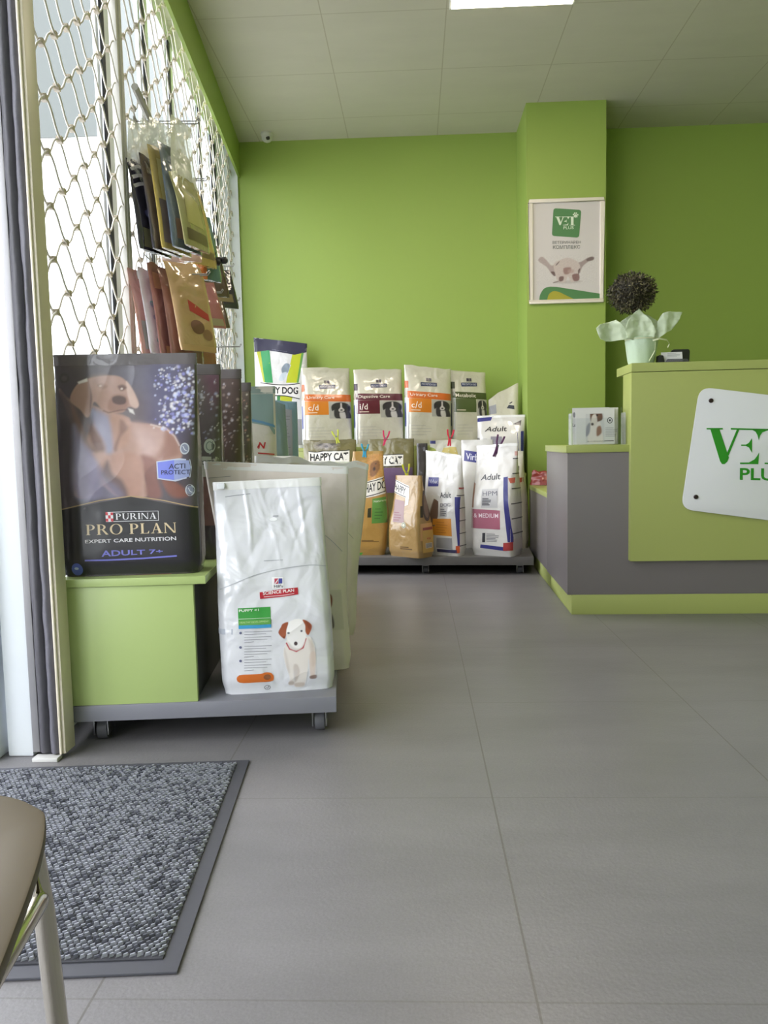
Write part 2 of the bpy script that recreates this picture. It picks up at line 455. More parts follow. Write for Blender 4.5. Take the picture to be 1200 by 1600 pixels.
class Bag:
    """a filled food bag standing on its base: boxy below, flattened to a seam on top; front faces local -y"""
    def __init__(s, name, label, loc, yaw, w, h, d, m, wt=None, dt=0.012, v0=0.35, wr=0.004, seed=1, lean=0.0, shear=0.0,
                 roll=0.0, tilt=0.0, group=None, cat='pet food bag', nz=44, nx=40, ns=6, n0=6.0, n1=3.0, sag=0.0, seal=None, seal_h=0.03, crumple=0.0, pitch=0.0, streak=0.0):
        s.streak = streak
        s.w, s.h, s.d = w, h, d; s.wt = wt or w; s.dt = dt; s.v0 = v0; s.wr = wr; s.seed = seed*13.7
        s.lean, s.shear, s.n0, s.n1, s.sag, s.crumple = lean, shear, n0, n1, sag, crumple
        s.obj = thing(name, label, cat, loc, group=group, rot=(pitch, roll, yaw)); s.M = mx_of(s.obj); s.Mi = s.M.inverted()
        s.tilt = tilt; s.mat = m
        mb = MB(); R = []
        vs = [i/nz for i in range(nz+1)]
        for v in vs: R.append(s.ring(v, nx, ns))
        n = len(R[0])
        V = [p for r in R for p in r]; F = []
        for i in range(len(R)-1):
            for j in range(n): F.append((i*n+j, i*n+(j+1) % n, (i+1)*n+(j+1) % n, (i+1)*n+j))
        F += [tuple(range(n))[::-1], tuple(range((len(R)-1)*n, len(R)*n))]
        mb.add(V, F); s.body = mb.build('bag_body', m, s.obj, smooth=60)
        if seal:
            mb = MB(); R = []; k = 8
            for i in range(k+1):
                v = 1-seal_h/h*(1-i/k); rg = s.ring(v, nx, ns); c = Vector((0, 0, 0))
                off = 0.0012+0.0007*(i % 2)
                out = []
                for p in rg:
                    q = Vector(p); a = s.cen(v); dv = Vector((q.x-a[0], (q.y-a[1])*3, 0))
                    if dv.length: dv.normalize()
                    out.append(q+dv*off)
                R.append(out)
            V = [p for r in R for p in r]; F = []
            for i in range(k):
                for j in range(n): F.append((i*n+j, i*n+(j+1) % n, (i+1)*n+(j+1) % n, (i+1)*n+j))
            F += [tuple(range(k*n, (k+1)*n))]
            mb.add([p+Vector((0, 0, 0.0015)) for p in V], F); mb.build('top_seal', seal, s.obj, smooth=50)
    def cen(s, v): return (s.shear*v+s.sag*math.sin(v*PI), s.lean*v**1.6)
    def hw(s, v): return 0.5*(s.w+(s.wt-s.w)*sst(0.25, 1.0, v))*(0.955+0.045*sst(0, 0.07, v))
    def hd(s, v): return 0.5*(s.dt+(s.d-s.dt)*(1-sst(s.v0, 1.0, v)))*(0.86+0.14*sst(0, 0.08, v))
    def ne(s, v): return s.n0+(s.n1-s.n0)*v
    def disp(s, x, z):
        v = z/s.h; k = s.seed
        a = noise.noise((x*7+k, z*5, k))*1.0+noise.noise((x*16+z*6+k, z*9-k, 3))*0.55
        r = 1-abs(noise.noise((x*10-z*7+k, z*6+x*3, 9+k)))*2.6
        a += max(r, 0)**3*0.22
        if s.streak: a += s.streak*(max(0, 1-abs(noise.noise((x*15+z*2.5+k, z*2.2, k+4)))*8)**2-max(0, 1-abs(noise.noise((x*9-z*4, z*3+k, k+8)))*9)**2*.6)*sst(.5, .68, v)*(.4+.6*abs(noise.noise((x*6+k, z*9, 2)))*2)
        if s.crumple: a += s.crumple*(abs(noise.noise((x*24+k, z*20, 5)))*2-.5)*sst(.45, .7, v)
        return s.wr*a*sst(0, 0.12, v)*(1-0.75*sst(0.93, 1, v))
    def fin(s, x, y, z):
        v = z/s.h; c = s.cen(v)
        zz = z+s.tilt*x*v
        if s.crumple: zz += s.wr*2.6*noise.noise((x*14+s.seed, 2, 7))*sst(.8, 1, v)
        wob = s.wr*2.4*noise.noise((x*5+s.seed, z*4, 11))*sst(.6, 1, v)
        return Vector((x+c[0], y+c[1]+wob, zz))
    def ring(s, v, nx, ns):
        a, b, n = s.hw(v), s.hd(v), s.ne(v); u0 = 0.5**(1/n); out = []
        z = v*s.h
        def f(u): return (1-min(abs(u), 1)**n)**(1/n)
        for i in range(nx+1):
            u = -u0+2*u0*i/nx; x = a*u; out.append(s.fin(x, -b*f(u)-s.disp(x, z)*(1-abs(u)**6), z))
        for i in range(1, ns):
            q = -u0+2*u0*i/ns; x = a*f(q); dd = s.disp(x, z)*(1-abs(x/a)**6) if q < 0 else 0
            out.append(s.fin(x, b*q-dd, z))
        m = max(6, nx//3)
        for i in range(m+1):
            u = u0-2*u0*i/m; out.append(s.fin(a*u, b*f(u), z))
        for i in range(1, ns):
            q = u0-2*u0*i/ns; x = -a*f(q); dd = s.disp(x, z)*(1-abs(x/a)**6) if q < 0 else 0
            out.append(s.fin(x, b*q-dd, z))
        return out
    def _raw(s, x, z):
        z = min(max(z, 0), s.h); v = z/s.h; a, b, n = s.hw(v), s.hd(v), s.ne(v); u = min(max(x/a, -.985), .985)
        return s.fin(u*a, -b*(1-abs(u)**n)**(1/n)-s.disp(u*a, z)*(1-abs(u)**6), z)
    def S(s, x, z, off=0.0):
        p = s._raw(x, z); e = 0.004
        px = s._raw(x+e, z)-s._raw(x-e, z); pz = s._raw(x, min(z+e, s.h))-s._raw(x, max(z-e, 0))
        n = px.cross(pz)
        if n.length < 1e-12: n = Vector((0, -1, 0))
        n.normalize()
        return p+n*off
    def side(s, sign):
        def T(y, z, off=0.0):
            def raw(y, z):
                z = min(max(z, 0), s.h); v = z/s.h; a, b, n = s.hw(v), s.hd(v), s.ne(v); q = min(max(y/(s.d/2), -.97), .97)
                x = sign*a*(1-abs(q)**n)**(1/n); dd = s.disp(x, z)*(1-abs(x/a)**6) if q < 0 else 0
                return s.fin(x, b*q-dd, z)
            return raw(y, z)+Vector((sign*off*1.3, -off*0.3, 0))
        return T
    def P(s, px, py):
        """where the ray through a photo pixel meets the bag's front sheet: its print coordinates"""
        o = s.Mi @ CAM; d = s.Mi.to_3x3() @ ray(px, py); x = z = 0; y = -s.d/2
        for _ in range(5):
            t = (y-o.y)/d.y; x, z = o.x+d.x*t, o.z+d.z*t
            v = min(max(z/s.h, 0), 1); c = s.cen(v); y = -s.hd(v)+c[1]
        return (x-c[0], z-s.tilt*(x-c[0])*v)
    def art(s, **k): return Art(s.S, **k)

# ================================================================== the room
D = Vector((-0.083, 0.9965, 0)).normalized()           # direction of the window wall, it opens outwards with depth
E_ = Vector((D.y, -D.x, 0))                            # out of the window wall into the room
W0 = Vector((-0.93, 1.88, 0))                          # foot of the grille plane
def wl(s, t, z): return W0+D*s+E_*t+Vector((0, 0, z))  # along the wall, into the room, up
WX = Matrix(((E_.x, D.x, 0, W0.x), (E_.y, D.y, 0, W0.y), (0, 0, 1, 0), (0, 0, 0, 1)))   # local x = into room, y = along wall
ZC = 2.86

G_WALL = mat('green_wall_paint', (147, 170, 80), 0.6, bump=(90, 0.08, 0.002))
G_LAM = mat('green_laminate', (160, 168, 96), 0.38, bump=(140, 0.06, 0.002))
G_BOX = mat('green_laminate_box', (166, 184, 116), 0.36, bump=(140, 0.06, 0.002))
GRAY_LAM = mat('grey_laminate', (114, 108, 108), 0.36)
GRAY_BOARD = mat('grey_board', (120, 120, 128), 0.42)
CREAM = mat('cream_painted_steel', (218, 208, 188), 0.4)
WHITE_PVC = mat('white_window_profile', (226, 230, 234), 0.35)
BLACK_RUB = mat('black_gasket', (30, 30, 34), 0.6)
CHROME = mat('chrome', (205, 200, 188), 0.14, metal=1.0)
STEEL = mat('zinc_steel', (150, 150, 152), 0.3, metal=1.0)
DARK = mat('dark_plastic', (34, 33, 36), 0.4)
GLASS = clear_mat('window_glass', gloss=0.010)
FLOOR = tile_mat('grey_vinyl_tiles', (119, 116, 118), (98, 94, 92), 0.155, 1.017, 0.622, 0.0035, 0.36, 0.13, 2.6, bump=0.14, ly=0.5, speck=0.07)
CEIL = tile_mat('ceiling_tiles', (200, 196, 180), (178, 172, 152), -0.42, 3.99, 0.61, 0.006, 0.8, 0.03, 5.0, ly=0.9)

def room_box(name, x0, x1, y0, y1, z0, z1, m, label):
    b = MB(); b.box(x0, x1, y0, y1, z0, z1); return struct(b.build(name, m, smooth=0), label)
def room_slab(name, z0, z1, m, label):
    a_, b_ = wl(0.05, -.18, 0), wl(3.85, -.18, 0); b = MB()
    b.slab([(-1.75, -2.6), (3.3, -2.6), (3.3, 5.75), (b_.x, 5.75), (b_.x, b_.y), (a_.x, 1.99), (-1.75, 1.99)], z0, z1); return struct(b.build(name, m, smooth=0), label)
room_slab('floor', -0.1, 0.0, FLOOR, 'grey vinyl tile floor of the shop')
room_slab('ceiling', ZC, ZC+0.12, CEIL, 'off-white suspended tile ceiling')
room_box('wall_back', -1.36, 3.3, 5.55, 5.75, 0.0, ZC, G_WALL, 'lime green back wall')
room_box('wall_right', 3.2, 3.3, -2.6, 5.55, 0.0, ZC, G_WALL, 'lime green right wall out of view')
room_box('wall_front', -1.75, 3.2, -2.6, -2.5, 0.0, ZC, mat('pale_wall', (200, 205, 190), 0.6), 'pale wall behind the viewer')
room_box('column', 0.728, 1.222, 5.09, 5.55, 0.0, ZC, G_WALL, 'lime green square column in front of the back wall')
# window wall: lintel, low parapet, end piece at the corner
b = MB(); b.box(0.044, 0.060, -0.02, 3.70, 2.625, ZC, X=WX); struct(b.build('wall_left', G_WALL, smooth=0), 'green lintel strip above the shop window')
b = MB(); b.box(-0.20, -0.02, 0.10, 3.70, 0.0, 0.20, X=WX); struct(b.build('baseboard_left', WHITE_PVC, smooth=0), 'low white plinth under the shop window')
b = MB(); b.box(-0.30, -0.02, 3.60, 3.72, 0.0, ZC, X=WX); b.box(-0.02, 0.043, 3.655, 3.69, 0.0, ZC, X=WX); struct(b.build('trim_1', WHITE_PVC, smooth=0), 'white upright closing the window at the corner')
# window: white frames with black gaskets and glass, behind the grille
b = MB(); g = MB(); k = MB()
for s, wd in ((0.10, .06), (1.16, .16), (1.74, .07), (2.25, .07), (3.03, .06), (3.44, .05), (3.58, .06)):
    b.box(-0.13, -0.09, s-wd/2, s+wd/2, 0.2, ZC, X=WX)
    b.box(-0.104, -0.100, s-wd/2-.06, s-wd/2-.028, 0.2, ZC, X=WX); k.box(-0.094, -0.086, s-wd/2-.034, s-wd/2, 0.2, 2.80, X=WX)
b.box(-0.17, -0.09, 0.07, 3.61, 0.2, 0.27, X=WX); b.box(-0.17, -0.09, 0.07, 3.61, 2.80, ZC, X=WX)
g.box(-0.117, -0.111, 0.07, 3.61, 0.22, 2.82, X=WX)
win = thing('window_1', 'white framed shop window behind the steel grille', 'window'); struct(win)
b.build('window_frame', WHITE_PVC, win, smooth=0); k.build('gasket', BLACK_RUB, win, smooth=0); g.build('window_pane', GLASS, win, smooth=0)
# glazed entrance side nearer the street (beside and behind the viewer)
b = MB(); g = MB()
for y in (-2.45, -1.3, -0.2, 0.9, 1.82): b.box(-1.70, -1.62, y-.04, y+.04, 0, ZC)
b.box(-1.70, -1.62, -2.5, 1.86, 0, .08); b.box(-1.70, -1.62, -2.5, 1.86, 2.65, ZC)
g.box(-1.668, -1.662, -2.5, 1.86, .06, 2.68)
win = thing('window_2', 'white framed glazed front beside the entrance', 'window'); struct(win)
b.build('window_frame', WHITE_PVC, win, smooth=0); g.build('window_pane', GLASS, win, smooth=0)
room_box('trim_2', -1.75, -1.0, 1.90, 1.99, 2.62, ZC, WHITE_PVC, 'white frame head over the entrance return')

# entrance jamb with its rubber seals, seen edge on at the left
door = thing('door_1', 'entrance door jamb with dark rubber seals, seen edge on', 'door'); struct(door)
b = MB(); b.box(-0.900, -0.886, 1.862, 1.918, 0.012, ZC); b.box(-0.900, -0.893, 1.855, 1.866, 0.012, ZC); b.build('jamb', CREAM, door, bevel=0.004)
SEAL = mat('dark_rubber_seal', (74, 72, 78), 0.55, bump=(60, 0.3, 0.004)); SEAL2 = mat('worn_rubber_seal', (92, 90, 98), 0.6, bump=(50, 0.5, 0.005))
def strip(name, x0, x1, yb, bulge, m, seed):
    b = MB()
    def f(u, v):
        a = PI*u; wv = 0.0022*noise.noise((v*14, u*2, seed))+0.0016*noise.noise((v*45, u, seed+3))
        return (x0+(x1-x0)*u+wv, yb-bulge*math.sin(a)+wv, 0.014+(ZC-0.014)*v)
    b.grid(f, 8, 160); return b.build(name, m, door, smooth=180)
strip('rubber_seal', -0.926, -0.900, 1.868, 0.012, SEAL2, 1)
strip('rubber_seal', -0.956, -0.927, 1.872, 0.010, SEAL, 5)
b = MB(); b.box(-0.957, -0.926, 1.880, 1.9, 0.012, ZC); b.box(-0.926, -0.900, 1.872, 1.9, 0.012, ZC); b.build('seal_holder', BLACK_RUB, door, smooth=0)
b = MB(); b.box(-0.976, -0.957, 1.872, 1.92, 0.012, ZC); b.build('edge_profile', mat('grey_aluminium', (150, 148, 150), 0.4, metal=0.4), door, bevel=0.003)
b = MB(); b.box(-1.042, -0.976, 1.876, 1.95, 0.0, ZC); b.box(-1.075, -1.056, 1.84, 1.93, 0.0, ZC); b.build('door_frame', WHITE_PVC, door, bevel=0.006)
b = MB(); b.box(-0.962, -0.898, 1.838, 1.868, 0.0, 0.010); b.build('foot_plate', mat('pale_metal_plate', (205, 203, 200), 0.4), door, bevel=0.002)

# wall lamp panel in the ceiling
lamp = thing('ceiling_light', 'square white lit panel set flush in the ceiling', 'ceiling light', (0.502, 3.69, ZC))
b = MB(); b.box(-.30, .30, -.30, .30, -.006, 0.0); b.build('frame', mat('white_paint', (225, 225, 222), 0.5), lamp, bevel=0.002)
b = MB(); b.box(-.288, .288, -.288, .288, -.009, -.005); b.build('diffuser', mat('lit_diffuser', (255, 238, 214), 0.5, emit=LED), lamp, smooth=0)
# dome camera
p = at_z(417, 214, 2.835)
t = thing('security_camera', 'small white dome camera on the ceiling near the corner', 'security camera', (p.x, p.y, ZC))
b = MB(); b.lathe([(.040, 0), (.042, -.012), (.036, -.022)], 28); b.build('base', mat('camera_white', (205, 205, 198), 0.4), t)
b = MB(); b.lathe([(.036, -.020), (.034, -.040), (.024, -.054), (.008, -.061), (.001, -.062)], 28); b.build('eyeball', mat('camera_white', (205, 205, 198), 0.4), t, smooth=60)
b = MB(); X = Matrix.Translation((.012, -.026, -.046)) @ Matrix.Rotation(math.radians(60), 4, 'X')
b2 = MB(); b2.lathe([(.013, 0), (.013, .010), (.009, .012)], 20); b2.v = [tuple(X @ Vector(v)) for v in b2.v]; b2.build('lens', DARK, t)

# ================================================================== outside, seen through the glass
b = MB(); b.box(-14, -1.0, -9, 14, -0.24, -0.11); struct(b.build('ground_outside', mat('pale_paving', (176, 174, 170), 0.8), smooth=0), 'pale pavement outside the shop')
ext = thing('exterior_building', 'bright white and grey building outside behind the window grille', 'building', (-5.2, 8.0, -0.04))
b = MB(); b.box(-3, 2.07, 0, 5, 0, 3.93); b.build('wall', mat('white_render', (246, 246, 246), 0.7), ext, smooth=0)
b = MB(); b.box(-3, 2.09, -.02, 5, 3.93, 8.5); b.build('upper_wall', mat('grey_render', (78, 82, 80), 0.7), ext, smooth=0)
b = MB()
for x in (-1.2, -.2, .8): b.box(x, x+.6, -.06, 0, 5.0, 6.6)
b.build('window', mat('grey_shutter', (100, 108, 112), 0.6), ext, smooth=0)
ext2 = thing('exterior_building', 'pale building farther along the street behind the second grille bay', 'building', (-6.5, 19, -0.04))
b = MB(); b.box(-2, 9, 0, 4, 0, 6.5); b.build('wall', mat('pale_render', (150, 153, 158), 0.7), ext2, smooth=0)
b = MB(); b.box(-2.2, 9.2, -.3, 4.2, 6.5, 6.9); b.build('roof', mat('grey_render', (78, 82, 80), 0.7), ext2, smooth=0)

# ================================================================== folding steel grille on the window
GR = mat('cream_grille_paint', (206, 200, 190), 0.38, spec=0.6)
CLIP = mat('worn_clip', (190, 178, 160), 0.45)
def grille(name, label, s0, s1, z0, z1):
    t = thing(name, label, 'window grille', group=None)
    clips = MB(); j0 = int(math.floor((z0-1.272)/.0685)); j1 = int((z1-1.272)/.0685)
    for j in range(j0, j1):
        zc = 1.272+.0685*(j+.5); pts = []; s = s0
        while s <= s1+1e-6:
            sg = 1 if j % 2 else -1          # crest of one rod meets the trough of the next
            q = math.cos(PI*(s-.2)/.1); q = sg*q
            pts.append(wl(s, 0.0+0.004*sg, zc+.0345*(abs(q)**.85)*(1 if q > 0 else -1))); s += .0100
        rod = MB(); rod.tube(pts, .0031, 6, caps=True); rod.build('wavy_rod', GR, t, smooth=80)
        for i in range(int(round((s0-.2)/.1))-1, int((s1-.2)/.1)+1):
            s = .2+.1*i
            if s0+.01 < s < s1-.01 and (i+j) % 2 == 0:
                c = wl(s, 0, 1.272+.0685*j)
                X = Matrix(((E_.x, D.x, 0, c.x), (E_.y, D.y, 0, c.y), (0, 0, 1, c.z), (0, 0, 0, 1)))
                clips.box(-.0075, .0075, -.0085, .0085, -.0085, .0085, X=X)
    clips.build('rod_clips', CLIP, t, smooth=0)['kind'] = 'stuff'
    return t
gt = grille('window_grille', 'cream wavy-rod security grille over the window bay beside the door jamb', 0.03, 0.895, 0.42, 2.84)
b = MB(); b.box(-.012, .012, .0, .03, .2, ZC, X=WX); b.build('edge_post', GR, gt, bevel=.003)
gt2 = grille('window_grille', 'cream wavy-rod security grille behind the hanging treat bags', 0.965, 3.64, 0.42, 2.84)
b = MB(); b.box(-.02, .008, .895, .965, .2, ZC, X=WX); b.box(-.012, .013, .915, .945, .2, ZC, X=WX); b.build('edge_post', mat('grille_post', (190, 187, 180), 0.4), gt2, bevel=.004)
b = MB(); b.tube([wl(1.0, .035, 2.06), wl(1.42, .035, 1.99)], .014, 8); b.build('locking_bar', mat('grille_bar', (160, 158, 150), 0.45), gt2)

# ================================================================== rolling display on the left
YL = math.radians(5.4)
LO = Vector((-0.886, 1.925, 0))
def castor(par, x, y, ztop, sw=0.0):
    b = MB(); b.box(x-.028, x+.028, y-.024, y+.024, ztop-.004, ztop); b.box(x-.020, x-.016, y-.018, y+.026, ztop-.052, ztop-.004); b.box(x+.016, x+.020, y-.018, y+.026, ztop-.052, ztop-.004); b.box(x-.020, x+.020, y-.018, y+.020, ztop-.012, ztop-.004)
    c = b.build('castor', STEEL, par, bevel=.0012)
    b = MB(); r = ztop/2-.006
    b.lathe([(.010, -.013), (r*.96, -.013), (r, -.009), (r, .009), (r*.96, .013), (.010, .013)], 24, (x, y+.012, r), axis='x'); b.build('wheel', mat('grey_wheel', (92, 92, 98), 0.5), c)
tr = thing('display_trolley', 'low grey trolley board on castors in front of the window, under the green box', 'trolley', LO, YL)
b = MB(); b.box(-.020, .672, 0, 1.95, .070, .112); b.build('board', GRAY_BOARD, tr, bevel=.0015)
for x in (.05, .625):
    for y in (.06, 1.88): castor(tr, x, y, .070)
bx = thing('display_box', 'green laminate box on the trolley carrying the dark food bags', 'display box', LO+Vector((0, 0, .112)), YL)
b = MB(); b.box(-.016, .309, .024, 1.70, 0, .308); b.build('carcass', mat('dark_grey_carcass', (70, 70, 74), 0.5), bx, bevel=.001)
b = MB(); b.box(-.020, .313, .004, .0235, 0, .308); b.build('front_panel', G_BOX, bx, bevel=.001)
b = MB(); b.box(-.022, .346, -.002, 1.705, .3095, .330); b.build('top_board', G_BOX, bx, bevel=.001)

# ================================================================== rolling display on the back wall
YB = math.radians(-5.0)
BO = Vector((-0.98, 4.60, 0))
bt = thing('display_trolley', 'low grey trolley board on castors along the green back wall', 'trolley', BO, YB)
b = MB(); b.box(0, 1.655, 0, .86, .058, .105); b.build('board', mat('dark_grey_board', (100, 98, 98), 0.45), bt, bevel=.0015)
for x in (.55, 1.03, 1.58):
    castor(bt, x, .07, .058)
for x in (.06, 1.58): castor(bt, x, .73, .058)
def stepbox(name, label, x0, x1, y0, y1, z1):
    t = thing(name, label, 'display box', (x0, y0, .105), 0)
    b = MB(); b.box(0, x1-x0, 0, y1-y0, 0, z1-.105-.02); b.build('carcass', G_LAM, t, bevel=.001)
    b = MB(); b.box(-.003, x1-x0+.003, -.003, y1-y0, z1-.105-.02, z1-.105); b.build('top_board', G_LAM, t, bevel=.001)
stepbox('display_box', 'tall green step behind the food bags at the back wall', -1.06, 0.395, 5.16, 5.47, .75)
stepbox('display_box', 'lower green step behind the bags beside the column', 0.415, 0.715, 5.085, 5.26, .56)

# ================================================================== reception desk
YD = math.radians(-1.6)
DO = Vector((0.661, 3.425, 0))
dk = thing('reception_desk', 'green and grey reception desk with a raised front counter', 'reception desk', DO, YD)
dk.rotation_euler = (0, 0, YD)
R_ = 2.35
b = MB(); b.box(.018, R_, .0, .62, 0, .088); b.box(.018, .30, .62, 1.42, 0, .088); b.build('plinth', G_LAM, dk, bevel=.001)
b = MB(); b.box(0, R_, 0, .64, .0885, .712); b.build('base_cabinet', GRAY_LAM, dk, bevel=.001)
b = MB(); b.box(.004, .32, .641, 1.45, .0885, .470); b.build('side_cabinet', GRAY_LAM, dk, bevel=.001)
b = MB(); b.box(.001, .34, .641, 1.46, .471, .496); b.build('side_shelf', G_LAM, dk, bevel=.001)
b = MB(); b.box(-.006, .30, -.006, .65, .7125, .743); b.build('low_counter', G_LAM, dk, bevel=.001)
b = MB(); b.box(.262, R_, -.035, .115, .240, 1.047); b.build('front_panel', G_LAM, dk, bevel=.001)
b = MB(); b.box(.262, R_, -.037, .24, 1.0495, 1.086); b.build('high_counter', G_LAM, dk, bevel=.001)
DM = mx_of(dk); DI = DM.inverted()
def desk_px(px, py, y=-.050):
    o = DI @ CAM; d = DI.to_3x3() @ ray(px, py); t = (y-o.y)/d.y
    return (o.x+d.x*t, o.z+d.z*t)

# ================================================================== food bags
WHITE = film('white', (216, 216, 221), .24, .8, 10, 1.0); WHITE2 = film('ivory', (222, 212, 204), .28, .7, 9, .9); SEALW = film('seal_white', (232, 231, 230), b=.15)
SEALI = film('seal_ivory', (208, 203, 186), b=.15)
K = lambda r, g, b: ink((r, g, b))
def z4(X, Y): return (80+X/5, 540+Y/5)          # photo points read from enlargements of the photograph
def z5(X, Y): return (90+X/5, 750+Y/5)
def z7(X, Y): return (330+X/5.714, 900+Y/5.714)
def z6(X, Y): return (330+X/5.714, 740+Y/5.714)
def zc(X, Y): return (530+X/3.75, 690+Y/3.75)   # front row at the back wall
def zd(X, Y): return (600+X/4.615, 550+Y/4.615)
def ze(X, Y): return (380+X/5, 510+Y/5)

# ---- four dark bags on the green box
DKF = film('dark_brown', (66, 58, 62), 0.34)
def dark_bag(label, cx, cy, h, seed, wr=.003, w=.365, m=DKF):
    return Bag('dog_food_bag', label, (cx, cy, .4425), YL, w, h, .13, m, wt=w, v0=.45, wr=wr, seed=seed, n0=7, n1=5, group='dark food bags on the green box', seal=film('dark_seal', (92, 84, 88), 0.36, .2), seal_h=.03, crumple=0)
def stars(pic, x0, z0, x1, z1, n, seed, cols=((200, 205, 235), (150, 150, 215), (225, 220, 225))):
    r = random.Random(seed)
    for i in range(n):
        x = x0+(x1-x0)*r.betavariate(1.7, 1.15); z = r.uniform(z0, z1); rad = r.choice((.0016, .002, .0025, .0033, .0042))
        pic.blob(x, z, rad, rad, r.choice(cols), .6, r.uniform(.45, 1))
p1 = dark_bag('dark food bag at the front of the green box, big brown dog printed on it', -.750, 2.035, .572, 3, .0022)
q = lambda X, Y: p1.P(*z4(X, Y)); L_ = lambda pts: [q(*a) for a in pts]
pc = Pic(-.178, .175, .178, .545, 178, 186, (84, 76, 82))
x, zt = q(20, 60); 
pc.blob(*q(700, 330), .06, .12, (112, 108, 124), .9, .8); pc.blob(*q(620, 520), .09, .05, (118, 106, 108), .9, .8); pc.blob(*q(90, 700), .05, .16, (66, 60, 68), .9, .8)
pc.blob(*q(900, 420), .045, .14, (96, 94, 130), .9, .75); pc.blob(*q(300, 130), .12, .015, (78, 68, 70), .8, .8)
pc.blob(*q(100, 255), .013, .013, (66, 60, 62), .3, 1); pc.blob(*q(100, 255), .007, .007, (96, 88, 90), .5, .7)
BR, BRD, BRL = (178, 144, 132), (112, 82, 76), (196, 164, 152)
# body, chest and legs
pc.shape(L_([(60, 340), (140, 420), (330, 470), (470, 520), (600, 560), (640, 600), (780, 615), (900, 650), (960, 700), (1000, 790), (1020, 860), (980, 900), (840, 910), (760, 960), (730, 1020), (745, 1180), (520, 1180), (400, 1100), (330, 1170), (180, 1170), (170, 900), (180, 700), (120, 520)]), BR, .004)
pc.shape(L_([(60, 350), (160, 440), (330, 480), (330, 620), (260, 760), (200, 1000), (170, 1180), (80, 1180), (70, 700)]), (70, 62, 68), .008, .9)
pc.shape(L_([(150, 440), (250, 640), (310, 780), (370, 830), (300, 880), (240, 800), (190, 640)]), (120, 92, 84), .006, .8)
pc.shape(L_([(180, 620), (250, 760), (330, 850), (380, 960), (370, 1180), (190, 1180), (175, 800)]), (142, 136, 168), .012, .9)
pc.shape(L_([(320, 500), (430, 540), (500, 640), (500, 790), (440, 850), (400, 740), (340, 640)]), (148, 150, 178), .010, .85)
pc.shape(L_([(280, 620), (350, 660), (420, 790), (390, 830), (330, 800)]), (104, 74, 66), .008, .8)
pc.shape(L_([(330, 840), (440, 850), (470, 900), (450, 1000), (370, 900)]), (186, 150, 138), .008, .8)
pc.shape(L_([(460, 560), (540, 540), (620, 620), (600, 760), (500, 820), (470, 660)]), (180, 142, 126), .008, .9)
pc.shape(L_([(540, 580), (600, 640), (540, 720), (510, 820), (490, 800), (530, 690)]), (118, 84, 78), .006, .7)
pc.shape(L_([(640, 610), (780, 625), (900, 660), (860, 780), (760, 870), (700, 780)]), (188, 158, 152), .012, .8)
pc.shape(L_([(900, 660), (980, 740), (1005, 850), (900, 890), (820, 880), (880, 780)]), (150, 112, 102), .010, .9)
pc.line(L_([(780, 618), (900, 650), (965, 710), (1000, 780)]), .0022, (220, 204, 200), .002, .9)
pc.shape(L_([(700, 860), (840, 900), (830, 1000), (860, 1180), (750, 1180), (730, 1040)]), (134, 90, 82), .008, .9)
pc.shape(L_([(480, 860), (600, 830), (700, 880), (715, 980), (690, 1180), (600, 1180), (540, 1040), (470, 980)]), (178, 138, 124), .008, .9)
pc.shape(L_([(440, 900), (480, 1000), (560, 1060), (600, 1180), (520, 1180), (420, 1060), (390, 1000)]), (92, 72, 76), .008, .85)
pc.shape(L_([(380, 960), (430, 1030), (520, 1100), (560, 1180), (330, 1180)]), (120, 112, 138), .010, .7)
pc.shape(L_([(860, 1050), (960, 1060), (1040, 1120), (1060, 1180), (940, 1180)]), (132, 84, 72), .006, .9)
# head
pc.shape(L_([(150, 420), (200, 310), (285, 260), (420, 235), (540, 245), (620, 320), (680, 440), (660, 480), (600, 480), (560, 520), (460, 530), (400, 500), (340, 440), (310, 500), (280, 560), (230, 500)]), BR, .003)
pc.shape(L_([(150, 425), (200, 315), (270, 280), (310, 380), (312, 480), (290, 560), (230, 500)]), (160, 128, 118), .004)
pc.shape(L_([(285, 270), (318, 380), (316, 470), (300, 520), (305, 380)]), (96, 70, 66), .003, .8)
pc.shape(L_([(585, 280), (640, 350), (685, 460), (655, 490), (610, 440)]), (206, 178, 168), .003)
pc.shape(L_([(470, 400), (520, 380), (590, 400), (600, 470), (560, 515), (470, 515), (440, 480)]), (150, 112, 100), .005, .8)
pc.shape(L_([(480, 405), (530, 392), (582, 410), (580, 452), (530, 462), (484, 445)]), (92, 68, 64), .003)
pc.line(L_([(410, 510), (450, 525), (540, 505), (600, 500), (640, 520)]), .0022, (88, 64, 62), .002, .8)
pc.shape(L_([(360, 310), (400, 295), (440, 320), (400, 340)]), (112, 80, 74), .004, .9); pc.blob(*q(384, 316), .0035, .003, (232, 214, 200), .4)
pc.shape(L_([(520, 320), (560, 305), (590, 330), (550, 355)]), (104, 74, 70), .004, .9); pc.blob(*q(552, 338), .0032, .0028, (214, 196, 186), .4)
pc.shape(L_([(300, 260), (430, 240), (470, 330), (460, 400), (390, 420), (330, 380)]), (184, 148, 134), .012, .55)
pc.shape(L_([(205, 285), (280, 255), (285, 280), (215, 300)]), (216, 210, 208), .002, 1, 0); pc.shape(L_([(600, 490), (640, 500), (655, 540), (615, 520)]), (214, 208, 206), .002, 1, 0)
stars(pc, q(790, 0)[0], q(900, 690)[1], .176, .538, 300, 4)
pc.grain(.06, 60, 3)
pc.build('dog_picture', p1.obj, p1.S, .0007, 'printed picture of a brown pointer dog under a starry sky')
a = p1.art(); q = lambda X, Y: p1.P(*z5(X, Y))
blk = K(34, 31, 36); gold = K(176, 150, 112); wh = K(222, 220, 224); lil = K(112, 112, 196)
